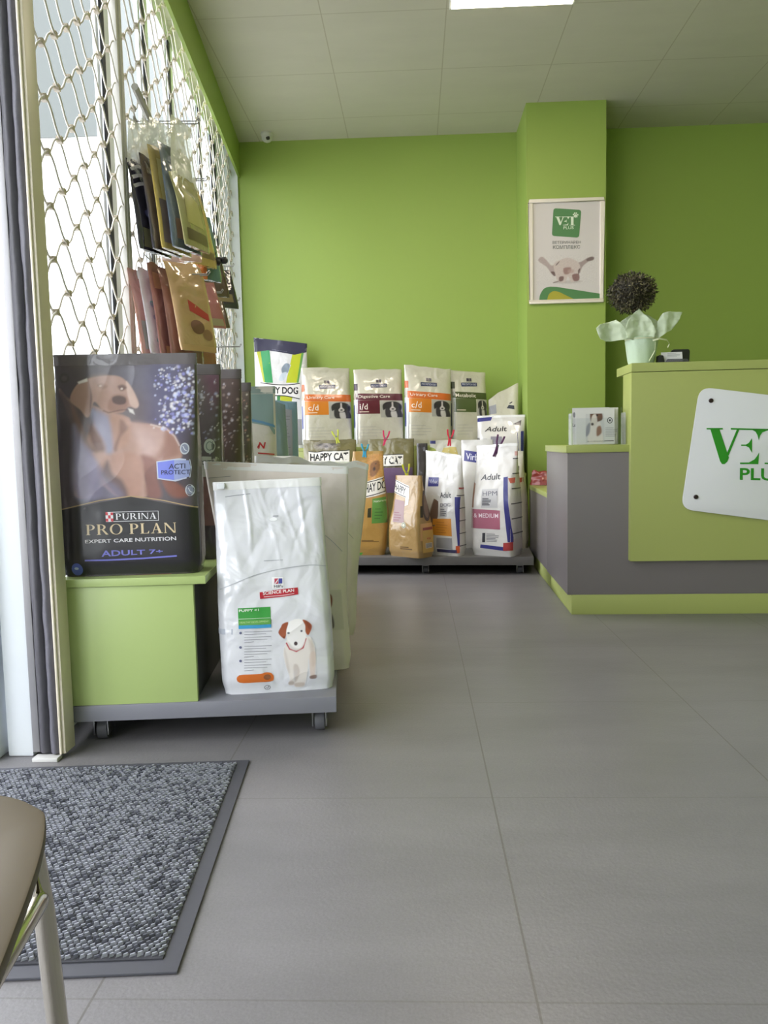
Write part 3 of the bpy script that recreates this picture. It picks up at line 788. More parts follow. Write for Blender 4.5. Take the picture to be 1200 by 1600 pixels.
xl, xr = -.1815, .1815; zl = q(40, 245)[1]; zr = q(1090, 225)[1]; xm, zm = q(570, 130)
a.poly([(xl, .004), (xr, .004), (xr, zr), (xm, zm), (xl, zl)], blk, 0)
gl = [(xl+.012, zl+.003), q(330, 160), (xm-.02, zm-.001), (xm, zm+.001), (xm+.02, zm-.001), q(830, 160), (xr-.002, zr+.003)]
a.stroke(gl, .0026, gold, 1)
x0, z0 = q(450, 325); x1, z1 = q(788, 240); x0c = q(362, 0)[0]
bd = .0012
for s_ in ((x0c, z0, x1, z0+bd), (x0c, z1-bd, x1, z1), (x1-bd, z0, x1, z1)): a.rect(*s_, wh, 2)
cw = (x0-x0c-.004)/3; ch = (z1-z0)/3
for i in range(3):
    for j in range(3): a.rect(x0c+cw*i, z0+ch*j, x0c+cw*(i+1), z0+ch*(j+1), K(196, 52, 66) if (i+j) % 2 == 0 else wh, 2)
a.text('PURINA', x0+.002, z0+.0045, x1-.005, z1-.0045, wh, 2, serif=True)
A_, B_, C_, D_ = q(225, 432), q(930, 412), q(925, 330), q(222, 348)
a.text('PRO PLAN', 0, 0, 0, 0, K(206, 186, 150), 2, quad=(A_, B_, C_, D_), serif=True)
a.text('EXPERT CARE NUTRITION', 0, 0, 0, 0, wh, 2, bold=.012, quad=(q(218, 495), q(928, 470), q(925, 440), q(216, 468)))
a.text('ADULT 7+', 0, 0, 0, 0, lil, 2, bold=.02, quad=(q(345, 600), q(825, 572), q(822, 540), q(343, 550)))
a.stroke([q(215, 628), q(400, 624), q(650, 612), q(932, 592)], .0040, lil, 2)
a.stroke([q(240, 775), q(540, 748), q(890, 735)], .0026, K(150, 112, 66), 1)
a.ellipse(*q(155, 697), .0145, .0165, K(84, 98, 190), 2); a.ellipse(*q(150, 690), .0055, .0035, K(190, 198, 226), 3)
a.build('name_panel', p1.obj, 'black panel with gold, white and lilac lettering')
a = p1.art(); q = lambda X, Y: p1.P(*z4(X, Y))
a.poly([q(822, 905), q(1000, 880), q(1080, 890), q(1092, 950), q(1082, 1030), q(970, 1062), q(830, 1042)], K(186, 192, 210), 0)
a.poly([q(832, 912), q(960, 895), q(960, 1050), q(838, 1034)], K(118, 128, 216), 1); a.poly([q(960, 895), q(1070, 897), q(1083, 950), q(1072, 1024), q(960, 1050)], K(150, 160, 204), 1)
a.text('ACTI', 0, 0, 0, 0, K(44, 42, 70), 2, bold=.01, quad=(q(918, 965), q(1045, 960), q(1045, 920), q(922, 925)))
a.text('PROTECT', 0, 0, 0, 0, K(44, 42, 70), 2, bold=.005, quad=(q(860, 1008), q(1080, 1005), q(1080, 970), q(860, 975)))
a.build('badge', p1.obj, 'lilac hexagonal badge')
a = p1.art()
for (X, Y) in ((1040, 805), (1080, 1130)):
    c = q(X, Y)
    a.ellipse(c[0], c[1], .0115, .0150, K(192, 196, 204), 0); a.ellipse(c[0], c[1], .0085, .0115, K(132, 136, 156), 1); a.stroke([(c[0]-.004, c[1]+.006), (c[0], c[1]-.003), (c[0]+.005, c[1]-.006)], .0018, K(214, 218, 226), 2)
a.build('round_seal', p1.obj)

def starry(bag, seed, tint, feet, badge=None, dots=((205, 205, 220), (170, 172, 205), (230, 222, 220))):
    w = bag.w/2-.004
    pc = Pic(-w, .10, w, bag.h-.03, 110, 130, tint)
    for i in range(9):
        r = random.Random(seed+i); pc.blob(r.uniform(-w, w), r.uniform(.15, .55), .05, .07, [v*r.uniform(.7, 1.3) for v in tint], .9, .6)
    pc.shape([(.02, .10), (.03, .30), (.075, .36), (.11, .32), (.15, .20), (.178, .10)], feet, .006)
    pc.shape([(.12, .10), (.125, .28), (.15, .34), (w, .30), (w, .10)], tint, .01, .6)
    stars(pc, -.1, .26, w, bag.h-.04, 190, seed, dots); pc.grain(.15, 50, seed)
    pc.build('starry_print', bag.obj, bag.S)
    a = bag.art()
    if badge:
        a.ellipse(.135, badge, .017, .022, K(178, 186, 176), 0); a.ringed(.135, badge, .009, .012, .0025, K(112, 128, 120), 1)
        a.poly([(.07, badge-.075), (.08, badge-.045), (.12, badge-.032), (.165, badge-.04), (.178, badge-.075), (.165, badge-.12), (.09, badge-.12)], K(176, 180, 168), 0)
        a.text('ACTI', .098, badge-.066, .165, badge-.049, K(44, 46, 46), 1, bold=.01)
        a.build('badge', bag.obj, 'pale round seal and badge')
p2 = dark_bag('dark starry food bag directly behind the front dog bag, pale badge on its edge', -.749, 2.285, .568, 9)
starry(p2, 21, (92, 84, 86), (154, 102, 82))
a = p2.art(); c = p2.P(327, 697); a.ellipse(c[0], c[1], .016, .021, K(182, 190, 180), 0); a.ringed(c[0], c[1], .009, .012, .0025, K(112, 128, 120), 1)
q = p2.P; a.poly([q(303, 722), q(310, 713), q(338, 714), q(346, 724), q(346, 745), q(303, 745)], K(178, 182, 170), 0)
a.text('ACTI', 0, 0, 0, 0, K(44, 46, 46), 1, bold=.01, quad=(q(306, 727), q(333, 726), q(333, 719), q(306, 720))); a.build('badge', p2.obj, 'pale round seal and badge')
p3 = dark_bag('dark starry food bag, third in the row on the green box', -.739, 2.515, .575, 12, .005)
starry(p3, 35, (86, 68, 66), (176, 112, 72), None, ((190, 165, 160), (200, 190, 200)))
a = p3.art(); a.ellipse(.10, .27, .012, .02, K(206, 190, 168), 1); a.ringed(.10, .27, .006, .010, .003, K(172, 100, 60), 2); a.build('round_seal', p3.obj)
p4 = dark_bag('dark brown speckled food bag, last in the row on the green box', -.757, 2.745, .55, 15, .007)
starry(p4, 48, (96, 84, 78), (150, 120, 100), None, ((190, 180, 165), (200, 150, 140), (215, 205, 195)))

# ---- pale bags behind them at the far end of the green box
b5 = Bag('pet_food_bag', 'white and grey-green bag with a red N just behind the dark starry bags', (-.772, 3.27, .4425), YL, .38, .575, .12, film('royal', (204, 200, 194)), v0=.4, wr=.006, seed=31, seal=film('teal_seal', (128, 146, 146), b=.2), seal_h=.03)
a = b5.art(); q = b5.P
a.poly([(-.185, q(420, 662)[1]), q(388, 660), q(420, 666), q(450, 678), (.182, q(450, 678)[1]), (.182, .545), (-.185, .545)], K(128, 152, 152), 0)
a.stroke([q(386, 655), q(410, 660), q(446, 671)], .010, K(92, 138, 178), 1)
a.quad([(q(382, 0)[0], q(0, 702)[1]), q(402, 698), q(402, 701), (q(382, 0)[0], q(0, 705)[1])], K(176, 40, 44), 1)
a.text('N', 0, 0, 0, 0, K(186, 40, 48), 1, bold=.03, quad=(q(403, 701), q(413, 701), q(415, 691), q(405, 691)))
a.quad([q(403, 707), q(428, 709), q(428, 711), q(403, 709)], K(176, 40, 44), 1)
a.build('front_print', b5.obj)
b6 = Bag('pet_food_bag', 'grey-blue bag with a drooping top behind the bag with the red N', (-.722, 3.47, .4425), YL, .33, .545, .11, film('grey_teal', (118, 142, 144)), wt=.30, v0=.4, wr=.009, seed=37, tilt=-.25, crumple=.6)
b7 = Bag('pet_food_bag', 'pale blue-grey bag with a dark base, last on the green box', (-.704, 3.67, .4425), YL, .31, .535, .10, film('slate_blue', (120, 150, 168)), v0=.4, wr=.007, seed=41, crumple=.4)
a = b7.art(); a.rect(-.15, .02, .15, .22, K(72, 58, 54), 0); a.rect(.05, .25, .13, .50, K(150, 150, 158), 0); a.lines(.055, .26, .125, .49, 14, K(110, 108, 116), 1); a.build('front_print', b7.obj)

# ---- large white bags standing on the trolley
def white_bag(label, loc, yaw, w, wt, h, seed, **k):
    return Bag('dog_food_bag', label, loc, yaw, w, h, k.pop('d', .105), k.pop('m', WHITE), wt=wt, wr=k.pop('wr', .0055), seed=seed, group='large white food bags on the trolley', seal=SEALW, seal_h=k.pop('seal_h', .022), **k)
def slider(bag, x, z):
    b = MB(); p = bag.S(x, z, .004); b.box(p.x-.010, p.x+.010, p.y-.006, p.y+.012, p.z-.004, p.z+.012); b.build('zip_slider', mat('clear_white_plastic', (226, 228, 232), 0.25), bag.obj, bevel=.002, label='pale plastic zip slider')
yw = math.radians(10.5)
w1 = white_bag('shiny white dog food bag with a puppy printed on it, front of the trolley', (-.381, 2.073, .1125), yw, .302, .284, .566, 57, v0=.30, shear=-.014, tilt=.02, wr=.0055, nz=72, nx=64, streak=.55)
q = lambda X, Y: w1.P(*z7(X, Y)); L_ = lambda pts: [q(*p) for p in pts]
slider(w1, -.122, .553)
a = w1.art(); p6 = lambda X, Y: w1.P(*z6(X, Y))
a.stroke(spline([p6(75, 1040), p6(200, 985), p6(380, 910), p6(600, 855), p6(800, 825), p6(920, 818), p6(1030, 830)], 5, False), .0022, K(168, 170, 176), 0)
a.stroke([p6(125, 208), p6(240, 192), p6(350, 180)], .0013, K(120, 122, 132), 0); a.stroke([p6(470, 778), p6(640, 770)], .0016, K(150, 152, 160), 0)
a.ellipse(*p6(555, 408), .010, .0050, K(238, 238, 240), 1); a.rect(p6(530, 0)[0], p6(0, 414)[1], p6(580, 0)[0], p6(0, 404)[1], K(150, 150, 158), 2)
a.build('outline_print', w1.obj)
a = w1.art()
a.poly(L_([(540, 10), (645, 8), (648, 110), (545, 112)]), K(238, 236, 238), 0)
a.poly(L_([(565, 22), (598, 20), (598, 68), (565, 70)]), K(186, 60, 80), 1); a.poly(L_([(602, 20), (634, 20), (634, 66), (602, 68)]), K(64, 66, 150), 1); a.poly(L_([(566, 66), (596, 25), (604, 25), (574, 70)]), K(236, 232, 236), 2)
a.text("Hill's", 0, 0, 0, 0, K(52, 52, 66), 2, bold=.01, quad=(q(560, 104), q(640, 102), q(640, 76), q(560, 78)))
a.poly(L_([(432, 145), (620, 118), (772, 102), (776, 165), (640, 185), (436, 204)]), K(178, 34, 50), 1)
a.text('SCIENCE PLAN', 0, 0, 0, 0, K(240, 232, 232), 2, bold=.02, quad=(q(462, 170), q(740, 140), q(738, 112), q(460, 140)))
a.stroke(L_([(470, 186), (640, 172), (740, 156)]), .0016, K(226, 200, 204), 2)
a.build('brand_badge', w1.obj, 'red banner under a small logo')
a = w1.art()
a.poly(L_([(238, 288), (528, 274), (534, 428), (244, 440)]), K(56, 148, 62), 0); a.poly(L_([(243, 398), (532, 384), (534, 428), (244, 442)]), K(96, 158, 76), 1)
a.poly(L_([(244, 442), (534, 430), (536, 460), (245, 474)]), K(60, 150, 196), 1)
a.text('PUPPY <1', 0, 0, 0, 0, K(232, 240, 228), 2, bold=.015, quad=(q(250, 322), q(425, 312), q(424, 290), q(248, 300)))
a.stroke(L_([(245, 385), (530, 372)]), .0010, K(220, 236, 214), 2)
a.text('HEALTHY DEVELOPMENT', 0, 0, 0, 0, K(190, 222, 160), 2, quad=(q(256, 424), q(515, 410), q(514, 396), q(255, 410)))
a.build('green_panel', w1.obj, 'green and blue name panel')
a = w1.art(); dk_ = K(124, 122, 130)
for y0, n in ((500, 5), (628, 5), (748, 5)):
    for i in range(n):
        X1 = (540, 490, 535, 500, 380)[i]; a.stroke(L_([(295, y0+i*24), (X1, y0+i*24-9)]), .0011, dk_, 0)
    c = q(262, y0+10); a.ellipse(c[0], c[1], .0036, .0036, K(96, 98, 128), 0, 10)
a.build('fine_print', w1.obj)
a = w1.art()
a.poly(spline(L_([(250, 885), (440, 870), (480, 858), (530, 862), (556, 890), (552, 930), (500, 944), (440, 945), (252, 950)]), 4), K(204, 106, 40), 0); a.ellipse(*q(500, 900), .0095, .0075, K(138, 84, 50), 1)
c = q(502, 992); a.ringed(c[0], c[1], .0075, .0062, .0014, K(110, 110, 120), 1); a.stroke([(c[0]-.003, c[1]), (c[0], c[1]-.003), (c[0]+.004, c[1]+.004)], .0013, K(70, 70, 80), 1)
a.build('orange_flash', w1.obj, 'orange flash and a small round stamp')
x0, z1 = q(585, 375); x1, z0 = q(950, 995)
pc = Pic(x0, z0, x1, z1, 110, 170, (216, 216, 221)); base = pc.c.copy()
d1 = pc.shape(L_([(690, 560), (830, 545), (890, 550), (925, 640), (930, 760), (920, 860), (935, 900), (890, 915), (885, 850), (870, 740), (860, 840), (830, 970), (750, 985), (745, 940), (770, 840), (735, 850), (740, 960), (695, 968), (700, 900), (665, 790), (645, 690), (665, 610)]), (222, 214, 208), .002)
pc.shape(L_([(870, 560), (920, 640), (928, 780), (900, 800), (890, 700)]), (200, 186, 176), .004, .8)
pc.shape(L_([(735, 800), (770, 790), (790, 850), (770, 920), (745, 940)]), (190, 178, 170), .003, .8); pc.shape(L_([(650, 640), (680, 720), (700, 860), (670, 800)]), (198, 188, 182), .004, .7)
pc.shape(L_([(880, 700), (935, 690), (925, 890), (885, 890)]), (206, 184, 172), .003, .6)
pc.shape(L_([(880, 892), (938, 880), (936, 912), (886, 916)]), (108, 78, 66), .002, .8); pc.shape(L_([(750, 955), (828, 950), (826, 984), (752, 986)]), (186, 170, 160), .003, .8); pc.shape(L_([(694, 945), (738, 940), (738, 968), (696, 970)]), (176, 160, 150), .003, .8)
pc.line(L_([(672, 600), (700, 650), (760, 672), (820, 640), (845, 560)]), .0036, (176, 30, 50), .001)
pc.shape(L_([(690, 415), (750, 385), (815, 395), (850, 470), (842, 560), (815, 630), (750, 655), (700, 620), (672, 540), (672, 470)]), (236, 232, 230), .002)
pc.shape(L_([(690, 590), (740, 640), (800, 640), (830, 590), (800, 650), (750, 665), (700, 640)]), (206, 198, 194), .003, .8)
pc.shape(L_([(640, 425), (688, 412), (672, 480), (668, 530), (650, 560), (600, 510), (622, 455)]), (150, 78, 50), .0015)
pc.shape(L_([(815, 392), (850, 398), (900, 445), (870, 525), (842, 500), (838, 440)]), (158, 84, 54), .0015); pc.shape(L_([(850, 400), (898, 446), (880, 480), (850, 440)]), (120, 60, 42), .003, .6)
pc.blob(*q(755, 602), .0048, .0054, (74, 58, 62), .25); pc.blob(*q(690, 508), .0036, .0026, (96, 100, 112), .3); pc.blob(*q(806, 490), .0030, .0028, (88, 84, 96), .3)
pc.build('puppy_picture', w1.obj, w1.S, label='printed white puppy with brown ears', keep=np.abs(pc.c-base).sum(1) > 2e-3)
sa = Art(w1.side(1)); sa.rect(-.035, .10, .02, .45, K(214, 212, 210), 0); sa.build('side_print', w1.obj)
sa = Art(w1.side(-1)); sa.rect(-.05, .165, .0, .18, K(176, 180, 190), 0); sa.build('side_print', w1.obj)

w2 = white_bag('wide white food bag standing directly behind the puppy bag', (-.368, 2.255, .1125), math.radians(7), .34, .40, .605, 63, v0=.25, lean=-.06, shear=-.030, d=.10, wr=.006, streak=.5, m=WHITE2, tilt=-.06)
a = w2.art(); q = w2.P
a.stroke(spline([q(325, 850), q(345, 835), q(400, 815), q(460, 805), q(510, 838), q(535, 862)], 5, False), .0020, K(170, 168, 170), 0); a.stroke([q(325, 747), q(360, 744)], .0012, K(130, 130, 130), 0)
a.quad([q(338, 935), q(352, 935), q(350, 900), q(338, 902)], K(50, 128, 92), 0); a.build('front_print', w2.obj)
pc = Pic(*q(505, 985), *q(533, 922), 30, 60, (208, 202, 190)); pc.shape([q(508, 928), q(518, 930), q(519, 945), q(513, 955), q(508, 950)], (132, 72, 48), .002); pc.shape([q(508, 950), q(519, 960), q(522, 980), q(510, 982)], (92, 84, 80), .003)
pc.build('dog_picture', w2.obj, w2.S)
w3 = white_bag('ivory food bag with a flared top, third of the white bags on the trolley', (-.382, 2.66, .1125), math.radians(6), .33, .385, .605, 69, v0=.25, shear=.030, d=.11, wr=.008, m=WHITE2, tilt=-.1, crumple=.5)
a = w3.art(); q = w3.P; a.stroke([q(480, 800), q(520, 805), q(552, 842)], .002, K(170, 166, 160), 0); a.build('front_print', w3.obj)
w4 = Bag('pet_food_bag', 'yellow food bag with red and blue patches, behind the ivory bags', (-.395, 2.93, .1125), YL, .31, .46, .10, film('yellow_bag', (214, 170, 60)), wr=.006, seed=73)
a = w4.art(); a.rect(.10, .18, .15, .26, K(60, 80, 150), 0); a.rect(.09, .27, .15, .32, K(196, 70, 44), 0); a.rect(.10, .08, .15, .16, K(190, 90, 60), 0); a.build('front_print', w4.obj)

# ---- prescription bags on the tall step at the back wall
GRAYPIC = (66, 64, 70)
def dog_face(bag, x0, z0, x1, z1, seed=0):
    W_, H_ = x1-x0, z1-z0; pc = Pic(x0, z0, x1, z1, 40, 48, (176, 172, 164)); f = lambda u, v: (x0+W_*u, z0+H_*v)
    pc.shape([f(.3, .0), f(.2, .45), f(.35, .8), f(.7, .8), f(.9, .4), f(.95, 0)], (60, 55, 60), .004)
    pc.shape([f(.5, .0), f(.45, .35), f(.65, .4), f(.72, 0)], (206, 200, 196), .004)
    pc.shape([f(.12, .45), f(.1, .75), f(.3, .93), f(.7, .93), f(.93, .72), f(.9, .42), f(.78, .55), f(.66, .38), f(.42, .38), f(.28, .55)], (48, 43, 48), .003)
    pc.shape([f(.49, .9), f(.55, .9), f(.56, .66), f(.66, .52), f(.6, .4), f(.44, .4), f(.40, .52), f(.48, .66)], (206, 198, 194), .003)
    pc.blob(*f(.53, .50), W_*.06, H_*.04, (34, 30, 34), .4)
    pc.build('dog_picture', bag.obj, bag.S, label='small printed black and white dog')
def presc(label, loc, yaw, w, h, d, title, code, c1, c2, seed, side_c, z_band=.25, tilt=0, **k):
    b = Bag('pet_food_bag', label, loc, yaw, w, h+.04, d, film('bone', (205, 200, 184)), v0=.5, wr=k.pop('wr', .0045), seed=seed, group='prescription food bags on the tall step', seal=SEALI, seal_h=.02, tilt=tilt, crumple=k.pop('crumple', .55), nz=36, nx=34, **k)
    hw = w/2-.004; zt = z_band+.10
    a = b.art(); a.quad([(-hw, z_band+.055), (hw, z_band+.05), (hw, zt-.004), (-hw, zt)], K(*c1), 0)
    a.text(title, -hw+.016, z_band+.064, min(hw-.03, -hw+.03+.014*len(title)), z_band+.088, K(236, 226, 214), 1, bold=.004)
    xe = -hw+.155; a.rect(-hw, z_band-.035, xe, z_band+.053, K(*c2), 0)
    if code:
        ck = K(244, 236, 226); x0 = -hw+.022; wi = {'c': .020, 'i': .006}[code[0]]
        a.text(code[0], x0, z_band-.006, x0+wi, z_band+(.030 if code[0] == 'i' else .018), ck, 1, bold=.004)
        a.stroke([(x0+wi+.006, z_band-.010), (x0+wi+.018, z_band+.034)], .0045, ck, 1); a.text('d', x0+wi+.023, z_band-.006, x0+wi+.045, z_band+.031, ck, 1, bold=.004)
    a.rect(-hw+.02, z_band-.024, -hw+.08, z_band-.019, K(236, 220, 200), 1); a.build('name_panel', b.obj)
    a = b.art(); a.poly([(-.055, .385), (.055, .390), (.055, .415), (-.055, .412), (-.058, .40)], K(58, 62, 96), 0); a.text('PRESCRIPTION DIET', -.050, .394, .050, .407, K(206, 208, 222), 1)
    a.rect(-.018, .422, .0, .442, K(64, 58, 70), 0); a.rect(.002, .422, .018, .442, K(84, 78, 96), 0); a.text("Hill's", -.018, .416, .018, .421, K(70, 66, 76), 0); a.build('brand_badge', b.obj, 'dark blue brand badge')
    dog_face(b, xe+.004, z_band-.06, hw-.002, z_band+.05)
    a = b.art(); a.lines(-hw+.02, .06, .02, .14, 4, K(160, 158, 156), 0); a.build('fine_print', b.obj)
    sa = Art(b.side(-1)); sa.rect(-.05, .02, .06, .31, K(226, 228, 232), 0); sa.rect(-.022, .125, .022, .275, K(62, 74, 150), 1); sa.rect(-.05, .37, .06, .415, K(*side_c), 0); sa.rect(-.05, .325, .06, .365, K(190, 184, 174), 0); sa.build('side_print', b.obj)
    return b
O1, O2 = (206, 104, 42), (214, 128, 40)
t1 = presc('orange-banded white food bag behind the left striped-banner cat bag', (-.585, 5.245, .751), math.radians(19), .325, .485, .15, 'Urinary Care', 'c/d', O1, O2, 81, (196, 96, 50), dt=.02)
t2 = presc('white food bag with a maroon panel at the back wall', (-.238, 5.255, .751), math.radians(14), .325, .468, .13, 'Digestive Care', 'i/d', (92, 36, 52), (96, 30, 46), 87, (60, 40, 56), dt=.02)
t3 = presc('tall orange-banded white food bag right of the maroon-panel bag', (.088, 5.245, .751), math.radians(13), .30, .475, .13, 'Urinary Care', 'c/d', O1, O2, 93, (196, 96, 50), wt=.315, shear=.006, tilt=-.10, dt=.02)
t4 = presc('white food bag with an olive-green panel, last on the tall step', (.366, 5.335, .751), math.radians(15), .245, .445, .12, 'Metabolic', '', (72, 82, 44), (84, 96, 56), 99, (62, 66, 50), tilt=-.05, dt=.02)

# ---- bag with the dark blue top in the corner
t0 = Bag('dog_food_bag', 'tall white bag with a dark blue top and green stripes in the back corner', (-.908, 5.40, .751), math.radians(5), .36, .734, .12, film('happy_white', (214, 212, 214)), v0=.5, wr=.006, seed=107, tilt=-.13, nz=60, seal=film('navy_seal', (44, 42, 66), b=.2), seal_h=.03)
q = lambda X, Y: t0.P(*ze(X, Y)); L_ = lambda p: [q(*c) for c in p]
a = t0.art(); nav = K(46, 44, 70)
a.poly(L_([(75, 190), (85, 200), (200, 188), (300, 205), (400, 222), (500, 200), (505, 130), (80, 92)]), nav, 1)
a.text('made in germany', 0, 0, 0, 0, K(150, 150, 170), 2, quad=(q(225, 185), q(345, 203), q(345, 196), q(225, 178)))
a.quad(L_([(160, 440), (230, 440), (190, 185), (105, 195)]), K(186, 190, 60), 0); a.quad(L_([(170, 440), (232, 440), (205, 185), (135, 195)]), K(60, 152, 96), 1)
a.quad(L_([(335, 440), (420, 440), (460, 205), (385, 215)]), K(180, 188, 40), 0); a.quad(L_([(418, 440), (432, 440), (472, 205), (455, 205)]), K(96, 150, 76), 1)
a.quad(L_([(290, 600), (375, 610), (385, 550), (290, 540)]), K(180, 186, 40), 0); a.quad(L_([(265, 580), (285, 590), (290, 540), (265, 545)]), K(70, 140, 80), 0)
a.rect(.06, .02, .17, .20, K(150, 148, 152), 0)
a.build('front_print', t0.obj)
a = t0.art(); a.poly(spline(L_([(135, 440), (250, 452), (350, 455), (440, 445), (440, 560), (340, 540), (240, 538), (130, 540)]), 3), K(226, 222, 220), 2)
a.stroke(spline(L_([(135, 440), (250, 455), (350, 457), (442, 445)]), 5, False), .006, K(36, 34, 40), 3); a.stroke(spline(L_([(130, 545), (240, 540), (340, 545), (440, 566)]), 5, False), .006, K(36, 34, 40), 3)
a.text('HAPPY DOG', 0, 0, 0, 0, K(30, 28, 34), 3, bold=.03, quad=(q(120, 520), q(428, 530), q(430, 474), q(118, 472)))
a.build('name_banner', t0.obj, 'white banner with black capitals')
pc = Pic(*q(255, 440), *q(380, 270), 40, 50, (214, 212, 214)); pc.shape(L_([(300, 330), (330, 290), (365, 300), (350, 360), (310, 370)]), (120, 132, 146), .003); pc.shape(L_([(300, 370), (340, 360), (320, 420), (280, 420)]), (186, 196, 206), .003); pc.build('bird_picture', t0.obj, t0.S, .0012, keep=pc.sdf(L_([(262, 300), (330, 275), (375, 300), (350, 370), (330, 430), (262, 430)])) < 0)

# ---- bags at the right end
def virbac(bag, q, pts): pass
BLU = K(52, 52, 128)
u1 = Bag('pet_food_bag', 'white food bag marked Adult beside the column, a blue band along its top', (.566, 5.165, .561), math.radians(-12), .30, .375, .15, film('virbac', (214, 211, 208)), v0=.5, wr=.005, seed=113, seal=SEALW, seal_h=.015, nz=32, nx=32, wt=.31)
q = lambda X, Y: u1.P(*zd(X, Y)); L_ = lambda p: [q(*c) for c in p]
a = u1.art(); a.poly(L_([(632, 480), (780, 468), (770, 495), (650, 508)]), BLU, 0); a.text('Adult', 0, 0, 0, 0, K(34, 34, 44), 1, bold=.012, quad=(q(725, 575), q(885, 572), q(888, 535), q(742, 540)))
a.poly(L_([(930, 520), (990, 490), (985, 530)]), K(54, 54, 66), 0); a.quad(L_([(770, 680), (850, 680), (850, 610), (770, 610)]), K(140, 136, 150), 0); a.lines(*q(700, 690), *q(765, 620), 5, K(150, 148, 152), 0)
a.build('front_print', u1.obj)
pc = Pic(*q(640, 690), *q(692, 610), 20, 24, (206, 204, 202)); pc.shape(L_([(645, 690), (648, 630), (690, 625), (690, 690)]), (104, 98, 96), .004); pc.build('cat_picture', u1.obj, u1.S)
sa = Art(u1.side(1)); sa.rect(-.07, .04, -.045, .27, BLU, 0)
for i in range(6): sa.rect(-.03, .05+.05*i, .06, .054+.05*i, K(58, 56, 62), 0)
sa.build('side_print', u1.obj)
u2 = Bag('pet_food_bag', 'ivory food bag with a peaked folded top in the corner beside the column', (.602, 5.34, .1055), math.radians(-4), .20, 1.0, .11, film('bone', (205, 200, 184)), v0=.7, wr=.006, seed=117, tilt=.55, crumple=.6, nz=50)
a = u2.art(); q = lambda X, Y: u2.P(*zd(X, Y)); a.quad([q(885, 405), q(940, 412), q(938, 385), q(900, 380)], K(52, 54, 66), 0); a.rect(*q(905, 375), *q(925, 355), K(70, 66, 70), 0); a.quad([q(742, 445), q(812, 445), q(808, 380), q(760, 385)], K(150, 150, 156), 0); a.build('front_print', u2.obj)

# ---- second row on the back trolley
def cat_bag(label, x, y, w, h, seed, bx0, by0, bx1, by1, yaw=-3, txt='HAPPY CAT', pw='grey'):
    b = Bag('cat_food_bag', label, (x, y, .1055), math.radians(yaw), w, h, .11, film('cat_olive', (112, 104, 62)), v0=.62, wr=.006, seed=seed, nz=44, nx=34, crumple=.4, seal=film('cat_seal', (120, 112, 78), b=.2), seal_h=.02, group='cat food bags behind the front row')
    q = b.P; a = b.art()
    P0, P1, P2, P3 = q(bx0, by1), q(bx1, by1-2), q(bx1, by0-2), q(bx0, by0)
    a.quad([P0, P1, P2, P3], K(226, 222, 214), 1)
    for A_, B_ in ((P0, P1), (P3, P2)): a.stroke([A_, B_], .005, K(30, 28, 30), 2)
    f = lambda u, v: ((P0[0]*(1-u)+P1[0]*u)*(1-v)+(P3[0]*(1-u)+P2[0]*u)*v, (P0[1]*(1-u)+P1[1]*u)*(1-v)+(P3[1]*(1-u)+P2[1]*u)*v)
    a.text(txt, 0, 0, 0, 0, K(26, 24, 26), 2, bold=.03, quad=(f(.04, .18), f(.97, .18), f(.97, .84), f(.04, .84)))
    a.build('name_banner', b.obj, 'white banner with black capitals')
    return b
s1 = cat_bag('olive cat food bag with a tabby above its striped banner, left of the ginger one', -.545, 5.005, .34, .69, 121, 482, 706, 546, 724)
q = lambda X, Y: s1.P(*ze(X, Y))
pc = Pic(*q(545, 975), *q(760, 885), 44, 26, (112, 104, 62)); pc.blob(*q(650, 925), .07, .030, (150, 142, 138), .6); pc.blob(*q(600, 910), .022, .016, (84, 78, 76), .5); pc.blob(*q(700, 910), .022, .016, (84, 78, 76), .5); pc.blob(*q(650, 940), .012, .008, (70, 60, 60), .5); pc.grain(.4, 120); pc.build('cat_picture', s1.obj, s1.S)
s2 = cat_bag('olive and purple cat food bag behind the ginger dog bag, CAT banner half hidden', -.152, 5.02, .295, .69, 127, 572, 712, 630, 730, -8)
q = lambda X, Y: s2.P(*zd(X, Y))
a = s2.art(); a.rect(-.14, .35, .14, q(0, 835)[1], K(106, 84, 116), 0); a.build('lower_print', s2.obj)
s3 = Bag('pet_food_bag', 'dark brown food bag squeezed behind the yellow peg', (.046, 4.985, .1055), math.radians(-8), .075, .66, .10, film('cat_dark', (52, 46, 46)), v0=.6, wr=.006, seed=131, wt=.07, nz=36, nx=20)
s4 = Bag('dog_food_bag', 'white food bag with a green leaf swoosh held by the red peg', (.196, 5.00, .1055), math.radians(-6), .20, .675, .11, film('leaf_white', (206, 204, 190)), v0=.6, wr=.008, seed=137, crumple=.7, nz=44, nx=30)
q = lambda X, Y: s4.P(*zd(X, Y)); a = s4.art()
a.poly(spline([q(255, 690), q(300, 740), q(330, 840), q(300, 860), q(262, 800), q(255, 740)], 4), K(64, 150, 70), 0); a.poly(spline([q(300, 690), q(370, 700), q(380, 780), q(335, 830), q(320, 750)], 4), K(176, 190, 96), 1)
a.quad([q(235, 660), q(372, 662), q(372, 630), q(238, 628)], K(58, 60, 110), 1); a.quad([q(400, 760), q(540, 760), q(520, 690), q(430, 690)], K(196, 178, 104), 0); a.build('front_print', s4.obj)
s5 = Bag('pet_food_bag', 'white food bag with a dark blue label, second row at the right', (.388, 4.91, .1055), math.radians(-14), .20, .675, .12, film('virbac', (214, 211, 208)), v0=.6, wr=.005, seed=139, nz=40, nx=30)
